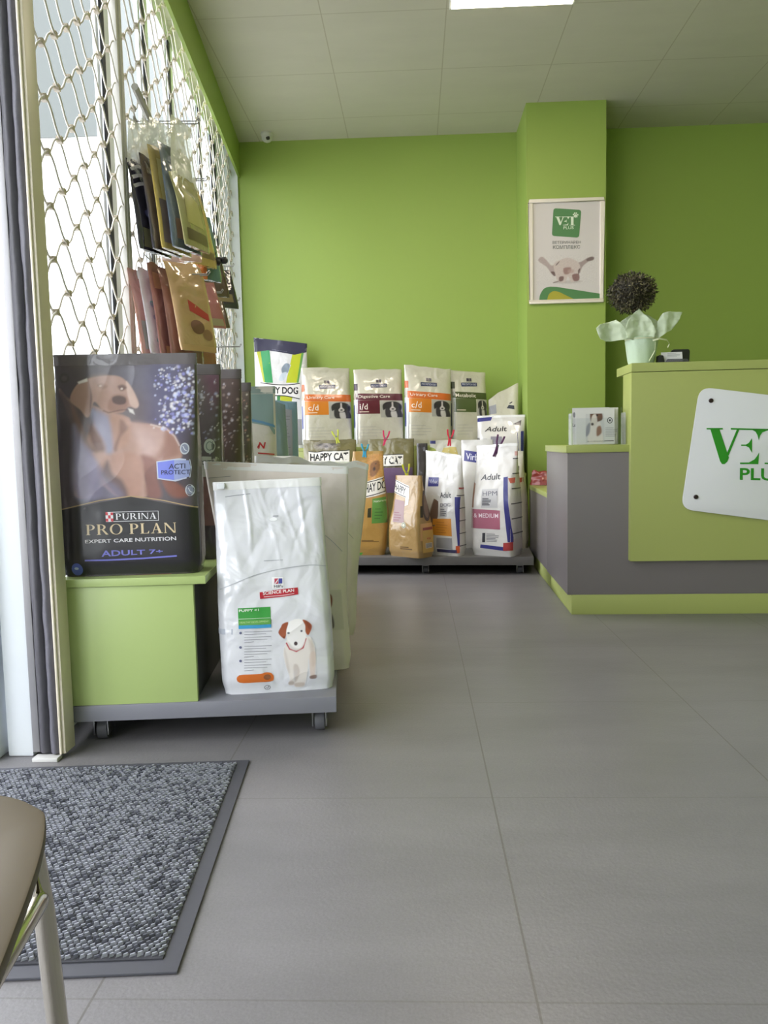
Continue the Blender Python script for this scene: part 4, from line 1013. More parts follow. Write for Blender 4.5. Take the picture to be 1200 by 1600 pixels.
q = lambda X, Y: s5.P(*zd(X, Y)); a = s5.art(); a.quad([q(575, 785), q(732, 808), q(738, 730), q(580, 708)], BLU, 0); a.text('Virbac', 0, 0, 0, 0, K(222, 222, 236), 1, bold=.01, quad=(q(590, 775), q(722, 790), q(724, 745), q(592, 728))); a.build('brand_label', s5.obj, 'dark blue label with white script')
s6 = Bag('pet_food_bag', 'slim ivory food bag with a red stripe label at the desk end of the trolley', (.600, 4.885, .1055), math.radians(-28), .20, .60, .10, film('bone', (205, 200, 184)), v0=.6, wr=.005, seed=141, nz=36, nx=26, wt=.15)
a = s6.art(); q = s6.P; a.quad([q(797, 756), q(818, 753), q(818, 746), q(797, 748)], K(170, 70, 56), 0); a.quad([q(802, 738), q(811, 735), q(811, 728), q(802, 730)], K(48, 46, 50), 0); a.build('front_print', s6.obj)
s7 = Bag('pet_food_bag', 'dark brown food bag low behind the ivory bags', (-.845, 4.95, .1055), 0, .22, .58, .10, film('cat_dark', (52, 46, 46)), v0=.6, wr=.006, seed=143, nz=30, nx=20)
a = s7.art(); q = s7.P; a.quad([q(450, 716), q(468, 716), q(466, 708), q(452, 706)], K(206, 170, 96), 0); a.build('front_print', s7.obj)

# ---- front row on the back trolley
KR = film('kraft_gold', (178, 138, 72)); KR2 = film('kraft_brown', (160, 128, 76))
f1 = Bag('dog_food_bag', 'golden dog food bag with a ginger dog and green panel, held by the blue peg', (-.338, 4.69, .1055), YB, .312, .62, .14, KR, wt=.185, v0=.40, wr=.006, seed=151, shear=.06, n1=2.4, nz=52, nx=40)
q = lambda X, Y: f1.P(*zc(X, Y)); L_ = lambda p: [q(*c) for c in p]
pc = Pic(*q(150, 235), *q(292, 68), 44, 56, (186, 146, 78)); pc.shape(L_([(158, 100), (200, 75), (260, 75), (290, 110), (290, 200), (240, 232), (180, 228), (155, 170)]), (190, 138, 74), .004)
pc.shape(L_([(185, 130), (230, 110), (240, 150), (210, 200), (180, 200)]), (110, 66, 34), .005, .8); pc.blob(*q(205, 160), .008, .011, (60, 36, 26), .5); pc.blob(*q(215, 130), .004, .004, (40, 26, 22), .4); pc.shape(L_([(240, 90), (280, 110), (285, 180), (250, 200)]), (206, 160, 96), .006, .8); pc.grain(.25, 120); pc.build('dog_picture', f1.obj, f1.S, label='printed ginger dog')
a = f1.art(); a.poly(spline(L_([(-20, 260), (150, 238), (292, 200), (294, 288), (160, 330), (-20, 345)]), 3), K(226, 220, 210), 1)
a.stroke(spline(L_([(-20, 265), (150, 243), (292, 205)]), 5, False), .005, K(34, 30, 30), 2); a.stroke(spline(L_([(-20, 338), (160, 322), (294, 282)]), 5, False), .005, K(34, 30, 30), 2)
a.text('HAY DOG', 0, 0, 0, 0, K(28, 25, 26), 2, bold=.02, quad=(q(152, 305), q(294, 268), q(294, 220), q(152, 252)))
a.build('name_banner', f1.obj, 'white banner with black capitals')
a = f1.art(); a.quad(L_([(190, 480), (290, 475), (292, 320), (195, 335)]), K(92, 140, 62), 0); a.text('Naturcroq', 0, 0, 0, 0, K(230, 232, 210), 1, quad=(q(203, 362), q(285, 350), q(285, 335), q(203, 345))); a.lines(*q(205, 460), *q(260, 385), 4, K(60, 96, 44), 1, .004)
a.quad(L_([(165, 445), (186, 445), (188, 388), (168, 392)]), K(60, 60, 40), 0); a.lines(*q(130, 590), *q(240, 575), 2, K(110, 82, 44), 0, .004)
a.quad(L_([(80, 660), (130, 665), (140, 650), (90, 650)]), K(90, 160, 60), 0); a.build('green_panel', f1.obj, 'green variety panel')

f2 = Bag('cat_food_bag', 'golden cat food bag turned sideways, folded top held by the yellow peg', (-.030, 4.577, .1055), math.radians(-40), .25, .475, .15, KR2, wt=.20, v0=.30, wr=.006, seed=157, n0=8, n1=3, nz=44, nx=36, shear=-.01, dt=.03)
q = lambda X, Y: f2.P(*zc(X, Y)); L_ = lambda p: [q(*c) for c in p]
a = f2.art(); a.poly(L_([(318, 298), (330, 222), (415, 260), (405, 370), (385, 380), (390, 330)]), K(226, 220, 210), 1); a.stroke(L_([(330, 228), (412, 268)]), .005, K(34, 30, 30), 2); a.stroke(L_([(318, 292), (392, 325)]), .005, K(34, 30, 30), 2)
a.text('HAPPY', 0, 0, 0, 0, K(28, 25, 26), 2, bold=.02, quad=(q(320, 278), q(388, 315), q(396, 272), q(328, 240))); a.build('name_banner', f2.obj, 'white banner with black capitals')
a = f2.art(); a.quad(L_([(315, 470), (380, 478), (385, 350), (325, 335)]), K(140, 104, 104), 0); a.lines(*q(318, 465), *q(370, 410), 4, K(120, 52, 60), 1, .006); a.ellipse(*q(378, 490), .017, .017, K(196, 192, 170), 1); a.ringed(*q(378, 490), .012, .012, .003, K(70, 92, 60), 2); a.lines(*q(360, 632), *q(430, 618), 2, K(96, 70, 40), 0, .006)
a.build('front_print', f2.obj)
sa = Art(f2.side(1)); sa.quad([(-.06, .10), (.06, .11), (.055, .20), (-.055, .20)], K(206, 160, 110), 0); sa.rect(-.045, .03, .055, .17, K(196, 158, 84), 1); sa.rect(-.02, .055, .04, .085, K(220, 214, 206), 2)
for i in range(9): sa.rect(-.016+.006*i, .057, -.013+.006*i, .083, K(50, 46, 46), 3)
sa.text('4 kg', -.005, .10, .03, .118, K(170, 60, 50), 2, bold=.02); sa.rect(-.04, .16, .05, .176, K(140, 66, 66), 2); sa.ellipse(.01, .30, .045, .09, K(72, 52, 44), 0); sa.ellipse(.012, .30, .030, .07, K(118, 92, 76), 1); sa.rect(-.055, .235, -.03, .30, K(56, 44, 40), 2)
sa.build('side_print', f2.obj)

VIR = film('virbac', (214, 211, 208))
f3 = Bag('pet_food_bag', 'white food bag marked Adult with an orange panel, between the golden and pink ones', (.170, 4.612, .1055), math.radians(-30), .24, .60, .11, VIR, wt=.24, v0=.40, wr=.005, seed=163, n0=8, n1=3, nz=46, nx=36, seal=SEALW, seal_h=.015, tilt=-.12, crumple=.4)
q = lambda X, Y: f3.P(*zc(X, Y)); L_ = lambda p: [q(*c) for c in p]
a = f3.art(); a.quad(L_([(520, 262), (582, 262), (584, 210), (524, 208)]), BLU, 0); a.text('Virbac', 0, 0, 0, 0, K(214, 214, 230), 1, quad=(q(528, 245), q(578, 245), q(578, 222), q(528, 222)))
a.text('Adult', 0, 0, 0, 0, K(34, 34, 46), 1, bold=.012, quad=(q(592, 330), q(655, 330), q(655, 296), q(592, 298))); a.quad(L_([(588, 440), (630, 440), (640, 360), (592, 362)]), K(176, 172, 170), 0); a.text('DOG', 0, 0, 0, 0, K(60, 60, 76), 1, quad=(q(592, 382), q(652, 380), q(652, 362), q(592, 362)))
a.lines(*q(592, 435), *q(630, 395), 4, K(96, 94, 100), 1, .005)
a.quad(L_([(545, 545), (660, 556), (656, 452), (550, 452)]), K(206, 136, 44), 0); a.lines(*q(570, 538), *q(640, 470), 5, K(176, 110, 40), 1, .004); a.quad(L_([(570, 620), (664, 634), (660, 566), (572, 562)]), K(150, 148, 150), 0)
a.quad(L_([(575, 645), (690, 655), (688, 636), (574, 628)]), K(54, 52, 92), 1)
a.quad(L_([(692, 615), (722, 612), (705, 325), (676, 325)]), BLU, 1); a.quad(L_([(684, 655), (728, 654), (724, 610), (682, 612)]), K(206, 88, 40), 1); a.build('front_print', f3.obj)
pc = Pic(*q(520, 500), *q(584, 300), 26, 60, (206, 202, 198)); pc.shape(L_([(520, 500), (535, 400), (560, 330), (584, 360), (580, 430), (560, 500)]), (112, 88, 76), .006); pc.build('dog_picture', f3.obj, f3.S, keep=pc.sdf(L_([(522, 500), (530, 400), (555, 330), (584, 350), (580, 440), (562, 500)])) < 0)
sa = Art(f3.side(1))
for i in range(5): sa.rect(-.05, .06+.075*i, .055, .065+.075*i, K(60, 58, 64), 0)
sa.rect(-.045, .40, .03, .41, K(160, 70, 70), 0); sa.build('side_print', f3.obj)

f4 = Bag('pet_food_bag', 'white food bag marked Adult with a pink medium panel, held by the purple peg', (.476, 4.588, .1055), math.radians(-30), .265, .645, .19, VIR, wt=.26, v0=.42, wr=.005, seed=167, n0=8, n1=3, nz=50, nx=40, seal=SEALW, seal_h=.015, tilt=.05, crumple=.4)
q = lambda X, Y: f4.P(*zc(X, Y)); L_ = lambda p: [q(*c) for c in p]
a = f4.art(); a.text('Adult', 0, 0, 0, 0, K(34, 34, 44), 1, bold=.012, quad=(q(828, 228), q(945, 222), q(948, 184), q(840, 194)))
a.quad(L_([(832, 388), (928, 388), (932, 275), (838, 280)]), K(186, 184, 186), 0); a.text('HPM', 0, 0, 0, 0, K(84, 82, 96), 1, quad=(q(842, 318), q(926, 316), q(926, 290), q(842, 292))); a.lines(*q(838, 375), *q(895, 330), 5, K(70, 68, 76), 1, .006)
a.quad(L_([(745, 505), (942, 516), (942, 404), (750, 392)]), K(168, 98, 118), 0); a.text('LARGE & MEDIUM', 0, 0, 0, 0, K(232, 214, 222), 1, bold=.005, quad=(q(690, 442), q(932, 448), q(932, 422), q(690, 418)))
a.quad(L_([(838, 590), (855, 590), (855, 535), (838, 535)]), K(50, 48, 54), 0); a.lines(*q(862, 588), *q(940, 540), 6, K(120, 118, 124), 0, .004)
a.quad(L_([(986, 590), (1014, 592), (988, 205), (964, 210)]), BLU, 1); a.quad(L_([(826, 622), (966, 640), (966, 618), (828, 602)]), BLU, 1); a.quad(L_([(962, 640), (1016, 640), (1014, 590), (962, 594)]), K(168, 58, 60), 2)
a.poly(L_([(990, 215), (1000, 245), (1075, 232), (1072, 205)]), K(186, 96, 80), 0)
a.build('front_print', f4.obj)
pc = Pic(*q(740, 390), *q(808, 170), 26, 70, (214, 206, 196)); pc.shape(L_([(745, 390), (742, 250), (770, 230), (803, 250), (800, 300), (785, 390)]), (138, 96, 74), .006); pc.shape(L_([(745, 260), (760, 330), (755, 390), (742, 390)]), (70, 50, 44), .006); pc.build('dog_picture', f4.obj, f4.S, label='printed brown dog', keep=pc.sdf(L_([(744, 388), (744, 240), (772, 225), (805, 250), (800, 310), (786, 388)])) < 0)
sa = Art(f4.side(1))
for i in range(6): sa.rect(-.08, .13+.085*i, .075, .136+.085*i, K(60, 58, 64), 0)
sa.rect(-.07, .575, .05, .60, K(196, 150, 140), 0); sa.rect(-.07, .04, .06, .10, K(206, 196, 194), 0); sa.build('side_print', f4.obj)

# ---- plastic pegs closing the bags
def peg(label, bag, px, py, rgb, ang=0.0, h=.075, up=.3):
    x, z = bag.P(px, py); q = bag.fin(max(min(x, bag.hw(.97)*.9), -bag.hw(.97)*.9), 0, bag.h-.004); p = bag.M @ q; m = mat('peg_%d_%d_%d' % rgb, rgb, 0.4)
    t = thing('clothes_peg', label, 'peg', p+Vector((0, 0, h*up)), group='coloured pegs closing the bags', rot=(0, math.radians(ang), 0))
    for sg in (-1, 1):
        b = MB(); P_ = [(sg*.020, h*.5), (sg*.015, h*.2), (sg*.0065, .0), (sg*.005, -h*.25), (sg*.008, -h*.5)]
        P_ = spline(P_, 4, False); wd = .0052
        pl = [(x-wd, z) for x, z in P_]+[(x+wd, z) for x, z in reversed(P_)]
        b.prism(pl, -.0085, .0085); b.build('prong', m, t, bevel=.0018)
    b = MB(); b.tube([(.0, -.011, .002), (.0, .011, .002)], .0060, 10); b.tube([(-.010, -.0095, .004), (.010, -.0095, .004)], .0012, 6); b.build('spring', STEEL, t)
peg('lime green peg on top of the tabby cat food bag', s1, 526, 690, (190, 196, 70), -14, .085)
peg('blue peg on top of the golden ginger-dog bag', f1, 569, 715, (60, 160, 196), 4, .08, .1)
peg('pink peg on the cat food bag in front of the maroon-panel bag', s2, 602, 695, (206, 50, 96), 8, .10, .15)
peg('red peg on the bag with the green leaf swoosh', s4, 703, 690, (206, 40, 66), 6, .105, .15)
peg('yellow-green peg on the folded top of the sideways golden bag', f2, 633, 745, (204, 204, 50), -4, .10, .2)
peg('dark purple peg on the white bag with the pink panel', f4, 777, 712, (92, 50, 92), 18, .13, -.05)

# ================================================================== sign on the desk
def rounded(c, r, n=7):
    out = []; k = len(c)
    for i in range(k):
        p, a, b = Vector(c[i]), Vector(c[i-1]), Vector(c[(i+1) % k]); u = (a-p).normalized(); v = (b-p).normalized()
        t = r/math.tan(u.angle(v)/2); A = p+u*t; B = p+v*t
        for j in range(n+1):
            s = j/n; q = A*(1-s)**2+p*2*s*(1-s)+B*s*s; out.append((q.x, q.y))
    return out
zs = lambda X, Y: desk_px(1050+X/6.667, 590+Y/6.667)
tl = Vector(zs(290, 95)); bl = Vector(zs(95, 1370)); LS = (tl-bl).length
tr_ = tl+Vector((LS*.99, -LS*.145)); br = bl+Vector((LS*.99, -LS*.145))
sg = thing('sign', 'white rounded sign with green lettering on the desk front', 'sign', DO, YD)
SIGNW = mat('white_acrylic', (222, 222, 226), 0.25)
b = MB(); b.prism(rounded([tuple(tl), tuple(tr_), tuple(br), tuple(bl)], .052), -.050, -.043); b.build('sign_panel', SIGNW, sg, bevel=.0012)
GRN = mat('sign_green', (44, 142, 36), 0.35)
b = MB()
for P in ([(360, 525), (528, 525), (528, 541), (360, 540)], [(398, 535), (492, 535), (592, 835), (575, 875), (545, 902), (520, 900), (500, 870)],
          [(675, 540), (700, 540), (588, 812), (570, 790)], [(612, 525), (1290, 543), (1290, 556), (612, 542)],
          [(820, 536), (870, 565), (890, 600), (903, 650), (916, 605), (940, 570), (1010, 545), (1010, 538)],
          [(720, 697), (770, 697), (800, 680), (832, 632), (832, 782), (800, 727), (770, 712), (720, 712)],
          [(708, 884), (800, 884), (858, 852), (884, 820), (906, 783), (897, 902), (708, 900)],
          [(1045, 545), (1120, 547), (1120, 890), (1045, 888)], [(965, 886), (1200, 892), (1200, 905), (965, 900)],
          [(1150, 545), (1225, 580), (1255, 655), (1268, 600), (1290, 550)]):
    b.prism([zs(*p) for p in P], -.052, -.0495)
def blobpoly(cx, cz, rx, rz, n=16): return [(cx+rx*math.cos(2*PI*i/n), cz+rz*math.sin(2*PI*i/n)) for i in range(n)]
c = Vector(zs(1400, 500))
for dx, dz, rx, rz in ((0, -.008, .017, .014), (-.022, .010, .007, .009), (-.008, .020, .007, .010), (.009, .020, .007, .010), (.023, .010, .007, .009)):
    b.prism(blobpoly(c.x+dx, c.y+dz, rx, rz), -.052, -.0495)
b.build('emblem_lettering', GRN, sg, label='green serif VET lettering')
flat = lambda y: (lambda x, z, o=0: Vector((x, y-o, z)))
a = Art(flat(-.0503)); a.text('PLUS', 0, 0, 0, 0, GRN, 1, bold=.02, quad=(zs(704, 1066), zs(1175, 1078), zs(1175, 948), zs(706, 940))); a.build('lettering', sg)
for c in (zs(405, 240), zs(248, 1243), tuple(Vector(zs(405, 240))+Vector((LS*.80, -LS*.115))), tuple(Vector(zs(248, 1243))+Vector((LS*.80, -LS*.115)))):
    b = MB(); b.lathe([(.0095, -.050), (.0095, -.054), (.007, -.0565), (.0005, -.057)], 18, (c[0], 0, c[1]), axis='y'); b.lathe([(.008, -.036), (.008, -.043)], 14, (c[0], 0, c[1]), axis='y')
    b.build('screw', mat('dark_bronze', (58, 44, 44), 0.35, metal=0.6), sg)

# ================================================================== framed poster on the column
PY = 5.09
zp = lambda X, Y: (lambda p: (p.x-.9745, p.z-1.629))(at_y(820+X/8.892, 300+Y/8.889, PY-.008))
po = thing('framed_poster', 'white framed clinic poster with a green square emblem on the column', 'poster', (.9745, PY, 1.629))
W_, H_ = .4650, .644
b = MB(); fw = .024
for x0, x1, z0, z1 in ((-W_/2, W_/2, 0, fw), (-W_/2, W_/2, H_-fw, H_), (-W_/2, -W_/2+fw, fw, H_-fw), (W_/2-fw, W_/2, fw, H_-fw)): b.box(x0, x1, -.018, 0, z0, z1)
b.build('frame', mat('white_frame', (226, 218, 206), 0.3), po, bevel=.005, seg=3)
b = MB(); b.box(-W_/2+.01, W_/2-.01, -.008, -.001, .01, H_-.01); b.build('sheet', mat('poster_paper', (206, 200, 200), 0.35), po, smooth=0)
a = Art(flat(-.0085)); PG = K(84, 130, 84); PT = mat('poster_grey_ink', (110, 114, 112), 0.4)
a.poly(rounded([zp(398, 225), zp(785, 250), zp(752, 635), zp(375, 610)], .018), PG, 0)
a.text('VET', 0, 0, 0, 0, K(222, 232, 214), 1, quad=(zp(428, 465), zp(690, 462), zp(690, 345), zp(422, 345)), serif=False) if False else None
for P in ([(420, 343), (500, 343), (500, 350), (420, 350)], [(436, 348), (472, 348), (508, 440), (492, 465), (480, 460)], [(528, 348), (540, 348), (504, 440), (496, 430)], [(510, 343), (735, 343), (735, 350), (510, 350)],
          [(545, 405), (575, 395), (580, 380), (580, 430), (574, 414), (545, 412)], [(530, 458), (590, 450), (605, 425), (600, 465), (530, 465)], [(588, 350), (602, 380), (618, 350)], [(640, 350), (676, 350), (676, 460), (640, 460)], [(620, 458), (700, 458), (700, 465), (620, 465)]):
    a.poly([zp(*p) for p in P], K(222, 232, 214), 1)
a.text('PLUS', 0, 0, 0, 0, K(214, 226, 206), 1, bold=.01, quad=(zp(535, 520), zp(678, 516), zp(678, 474), zp(535, 478)))
for X, Y, r in ((705, 335, 22), (676, 315, 10), (692, 296, 10), (715, 296, 10), (735, 318, 10)):
    c = zp(X, Y); a.ellipse(c[0], c[1], r/8900*4.2, r/8900*4.2, K(222, 232, 214), 1, 12)
a.build('emblem', po, 'green rounded square emblem')
a = Art(flat(-.0085)); a.text('ВЕТЕРИНАРЕН', 0, 0, 0, 0, PT, 1, quad=(zp(385, 722), zp(775, 716), zp(775, 678), zp(385, 682))); a.text('КОМПЛЕКС', 0, 0, 0, 0, PT, 1, bold=.008, quad=(zp(390, 792), zp(768, 788), zp(768, 738), zp(390, 742))); a.build('lettering', po)
a = Art(flat(-.0085)); a.poly(spline([zp(200, 1500), zp(215, 1420), zp(270, 1340), zp(350, 1315)], 5, False)[:-1]+[zp(350, 1315), zp(440, 1318), zp(1042, 1412), zp(1042, 1490)], PG, 0)
a.poly(spline([zp(310, 1497), zp(335, 1420), zp(400, 1378), zp(480, 1390)], 5, False)[:-1]+[zp(480, 1390), zp(560, 1430), zp(690, 1492)], K(168, 160, 60), 1); a.build('green_swoosh', po)
x0, z0 = zp(160, 1300); x1, z1 = zp(1010, 860)
pc = Pic(x0, z0, x1, z1, 100, 54, (206, 200, 200)); L_ = lambda p: [zp(*c) for c in p]
pc.shape(L_([(400, 1250), (600, 1230), (800, 1235), (700, 1265), (500, 1270)]), (176, 168, 168), .006, .7)
pc.shape(L_([(190, 930), (240, 900), (300, 945), (370, 1020), (450, 1000), (430, 1120), (370, 1130), (300, 1040), (200, 970)]), (172, 156, 156), .003); pc.shape(L_([(720, 1000), (800, 960), (860, 920), (920, 898), (962, 905), (955, 945), (880, 970), (800, 1040), (760, 1130), (700, 1120)]), (160, 144, 144), .003)
pc.shape(L_([(400, 1010), (480, 950), (600, 915), (720, 960), (770, 1040), (740, 1150), (700, 1230), (640, 1250), (600, 1170), (560, 1250), (470, 1250), (430, 1160)]), (196, 182, 180), .003)
pc.shape(L_([(480, 1180), (540, 1175), (530, 1230), (480, 1240)]), (112, 84, 84), .003, .9); pc.shape(L_([(660, 1150), (750, 1140), (752, 1225), (680, 1232)]), (128, 92, 92), .003, .9); pc.shape(L_([(540, 1060), (640, 1050), (620, 1130), (550, 1140)]), (140, 104, 100), .005, .8)
pc.shape(L_([(360, 1110), (410, 1110), (425, 1165), (395, 1160)]), (100, 76, 76), .002, .9); pc.shape(L_([(430, 1010), (475, 965), (480, 975), (440, 1020)]), (110, 92, 92), .002, .9); pc.shape(L_([(860, 930), (930, 900), (960, 915), (940, 945), (870, 960)]), (112, 96, 96), .003, .9); pc.shape(L_([(740, 1090), (770, 1060), (745, 1150)]), (90, 70, 70), .002, .9)
pc.shape(L_([(395, 1255), (470, 1235), (460, 1250), (400, 1265)]), (110, 90, 90), .002, .8); pc.blob(*zp(640, 1100), .02, .012, (176, 150, 146), .5, .8); pc.grain(.12, 150)
pc.build('picture', po, flat(-.0083), 0.0002, 'grey picture of a paw-like pair of pets')

# ================================================================== things on the desk
TOPZ = 1.0865
pp = at_y(1003, 560, 3.505)
pl = thing('potted_topiary', 'round dark topiary in a pale green paper-wrapped pot on the high counter', 'potted plant', (pp.x, 3.515, TOPZ))
PAPER = mat('pale_green_paper', (186, 204, 178), 0.5, bump=(40, 0.4, 0.004)); PAPER2 = mat('pale_green_paper_sheet', (198, 210, 180), 0.45, bump=(22, 0.3, 0.004))
b = MB(); prof = [(.001, 0), (.052, 0), (.056, .02), (.064, .07), (.069, .105), (.066, .118), (.050, .122), (.001, .116)]
n = 40
vs = []; fs = []
for i, (r, h) in enumerate(prof):
    for j in range(n):
        aa = 2*PI*j/n; rr = r*(1+.035*math.sin(aa*9+h*30)*(1 if .01 < h < .12 else 0)+.02*noise.noise((math.cos(aa)*3, math.sin(aa)*3, h*20))); vs.append((rr*math.cos(aa), rr*math.sin(aa), h))
for i in range(len(prof)-1):
    for j in range(n): fs.append((i*n+j, i*n+(j+1) % n, (i+1)*n+(j+1) % n, (i+1)*n+j))
b.add(vs, fs); b.build('wrapped_pot', PAPER, pl, smooth=60)
def petal(outline, y0, curl, seed):
    P_ = spline([loc_px(px, py, y0) for px, py in outline], 1) if False else [loc_px(px, py, y0) for px, py in outline]
    xs = [p[0] for p in P_]; zs_ = [p[2] for p in P_]; cx = sum(xs)/len(xs); cz = sum(zs_)/len(zs_)
    def S(x, z, o=0):
        return Vector((x, y0-3.515+curl*(abs(x)*.5)-.9*curl*math.exp(-((x-cx)/.03)**2)+.010*noise.noise((x*30, z*30, seed))+.006*noise.noise((x*70, z*70, seed)), z))
    a = Art(S, 0, 0, .007); a.poly([(p[0], p[2]) for p in P_], PAPER2); o = a.build('paper_wrap', pl)
    md = o.modifiers.new('thickness', 'SOLIDIFY'); md.thickness = .0008; return o
def loc_px(x, y, Y): p = at_y(x, y, Y); return (p.x-pp.x, Y-3.515, p.z-TOPZ)
petal([(931, 513), (937, 507), (964, 499), (978, 514), (991, 528), (975, 531), (948, 533), (938, 530), (934, 522)], 3.475, -.03, 1)
petal([(980, 528), (977, 514), (981, 500), (990, 490), (1000, 481), (1008, 490), (1019, 502), (1025, 516), (1022, 530), (1000, 534)], 3.455, -.02, 4)
petal([(1022, 527), (1026, 514), (1027, 502), (1034, 490), (1045, 487), (1066, 488), (1061, 500), (1049, 516), (1040, 520), (1024, 532)], 3.49, .02, 7)
petal([(972, 530), (966, 505), (985, 492), (1010, 492), (1035, 505), (1030, 530)], 3.575, .01, 9)
b = MB(); b.tube([(0, 0, .10), (-.012, .006, .17), (-.030, 0, .235), (-.034, 0, .27)], .0055, 8); b.build('stem', mat('brown_stem', (96, 62, 44), 0.7), pl)
bc = Vector(loc_px(988, 458, 3.515)); r_ = random.Random(3)
b = MB(); b.lathe([(.001, -.072), (.05, -.055), (.076, -.01), (.072, .03), (.045, .062), (.001, .072)], 20, tuple(bc))
for i in range(2600):
    d = Vector((r_.gauss(0, 1), r_.gauss(0, 1), r_.gauss(0, 1))).normalized(); rad = r_.uniform(.062, .092); o = bc+Vector((d.x*rad*1.10, d.y*rad*1.10, d.z*rad*.94))
    t = (d+Vector((r_.gauss(0, .6), r_.gauss(0, .6), r_.gauss(0, .6)))).normalized(); s_ = t.cross(Vector((r_.gauss(0, 1), r_.gauss(0, 1), r_.gauss(0, 1)))).normalized(); L = r_.uniform(.010, .019); wd = r_.uniform(.0014, .0026); kk = t.cross(s_)*L*.25
    b.add([o-s_*wd, o+s_*wd, o+t*L*.55+s_*wd*1.1+kk, o+t*L*.55-s_*wd*1.1+kk, o+t*L+kk*.3], [(0, 1, 2, 3), (3, 2, 4)], r_.choice((0, 0, 1, 2)))
b.build('foliage', [mat('dry_foliage_dark', (44, 40, 26), 0.7), mat('dry_foliage', (72, 66, 40), 0.65), mat('dry_foliage_light', (104, 98, 66), 0.6)], pl, smooth=0, recalc=False)
b = MB(); RB = mat('cream_ribbon', (206, 210, 176), 0.35)
def ribbon(pts, wd): 
    P = [Vector(p) for p in pts]; vs = []
    for p in P: vs += [p+Vector((0, -wd/3, -wd/2)), p+Vector((0, wd/3, wd/2))]
    b.add(vs, [(2*i, 2*i+2, 2*i+3, 2*i+1) for i in range(len(P)-1)])
P = [loc_px(1020, 532, 3.44), loc_px(1030, 529, 3.44), loc_px(1042, 531, 3.45), loc_px(1046, 537, 3.45), loc_px(1043, 543, 3.45)]; ribbon(P, .007)
ribbon([loc_px(1024, 534, 3.44), loc_px(1023, 548, 3.44), loc_px(1014, 564, 3.45)], .006); ribbon([(.07*math.cos(t), .07*math.sin(t), .112) for t in [2*PI*i/30 for i in range(31)]], .006)
b.build('ribbon', RB, pl, recalc=False, solid=.0006)
# card holder
c0 = at_y(1057, 566, 3.46)
ch = thing('card_holder', 'black card holder with white cards beside the wrapped plant', 'card holder', (c0.x, 3.49, TOPZ), YD)
b = MB(); b.box(-.072, .060, -.035, .035, 0, .008); b.prism(rounded([(-.010, .008), (.070, .008), (.072, .066), (-.005, .066)], .012), .018, .034); b.prism(rounded([(-.075, .004), (-.045, .004), (-.052, .038), (-.072, .040)], .006), -.02, .02); b.build('holder', DARK, ch, bevel=.002)
b = MB(); X = Matrix.Rotation(math.radians(-14), 4, 'X')
for k in range(7): b.box(-.056+.0012*k, .034+.001*k, -.010+.0035*k, -.0096+.0035*k, .009, .052, X=X)
b.build('cards', mat('white_card', (226, 224, 226), 0.5), ch, smooth=0)
a = Art(lambda x, z, o=0: X @ Vector((x, -.0102-o, z))); a.lines(-.03, .03, .028, .048, 4, mat('card_ink', (150, 150, 158), 0.5), 0, .0014); a.build('card_print', ch)
b = MB(); b.prism(rounded([(-.046, .002), (.052, .002), (.046, .020), (-.040, .020)], .006), -.036, -.030); b.build('front_lip', clear_mat('smoked_plastic', (.55, .55, .58), .2, opacity=.35, rgb=(120, 120, 124)), ch, bevel=.001)
# paper sheet
# leaflet holder on the low counter
LZ = .7435
l0 = at_y(935, 696, 3.47)
lh = thing('leaflet_holder', 'clear leaflet holder with dog leaflets on the low counter', 'leaflet holder', (l0.x, 3.50, LZ), YD)
ACR = clear_mat('clear_acrylic', (.97, .98, .98), .25)
b = MB(); b.box(-.118, .115, -.042, .042, 0, .003); b.box(-.118, .115, -.042, -.0395, .003, .118); b.box(-.118, .115, .0395, .042, .003, .165); b.box(-.118, -.1155, -.0395, .0395, .003, .14); b.box(.1125, .115, -.0395, .0395, .003, .14); b.build('holder', ACR, lh, smooth=0)
LX = lambda px, py: (lambda p: (p.x-l0.x, p.z-LZ))(at_y(px, py, 3.475))
zl = lambda X, Y: LX(800+X/3, 560+Y/3)
PAP = mat('leaflet_paper', (216, 214, 212), 0.4)
def leaflet(y, x0, x1, h, label, grp='leaflets in the clear holder', tilt=-6):
    t = thing('leaflet', label, 'leaflet', (l0.x, 3.50, LZ), YD, grp)
    X = Matrix.Translation((0, y, .0035)) @ Matrix.Rotation(math.radians(tilt), 4, 'X')
    b = MB(); b.box(x0, x1, -.0012, .0012, 0, h, X=X); b.build('paper', PAP, t, smooth=0); return t, X
t, X = leaflet(-.034, -.096, .070, .158, 'front leaflet in the clear holder, with a brown and white dog photo', tilt=-3)
fx = lambda x, z, o=0: X @ Vector((x, -.0014-o, z))
x0, z0 = zl(345, 402); x1, z1 = zl(432, 262)
pc = Pic(x0, .006, x1, min(z1, .155), 34, 52, (206, 204, 204)); f = lambda u, v: (x0+(x1-x0)*u, .006+.146*v)
pc.shape([f(.15, 0), (f(.2, .5)), f(.35, .75), f(.7, .7), f(.85, .4), f(.9, 0)], (222, 214, 208), .003); pc.shape([f(.3, .6), f(.25, .95), f(.5, 1.0), f(.85, .92), f(.9, .7), f(.6, .62)], (104, 74, 62), .003); pc.shape([f(.35, .8), f(.28, .55), f(.45, .5), f(.62, .6), f(.55, .85)], (214, 204, 196), .003); pc.blob(*f(.36, .56), .006, .006, (60, 44, 44), .4); pc.shape([f(.0, .2), f(.2, .3), f(.25, .6), f(.05, .5)], (150, 150, 158), .004); pc.blob(*f(.62, .82), .004, .004, (40, 30, 30), .4); pc.shape([f(.6, .2), f(.85, .3), f(.8, .5), f(.6, .45)], (150, 110, 92), .004)
pc.build('dog_picture', t, fx, .0003)
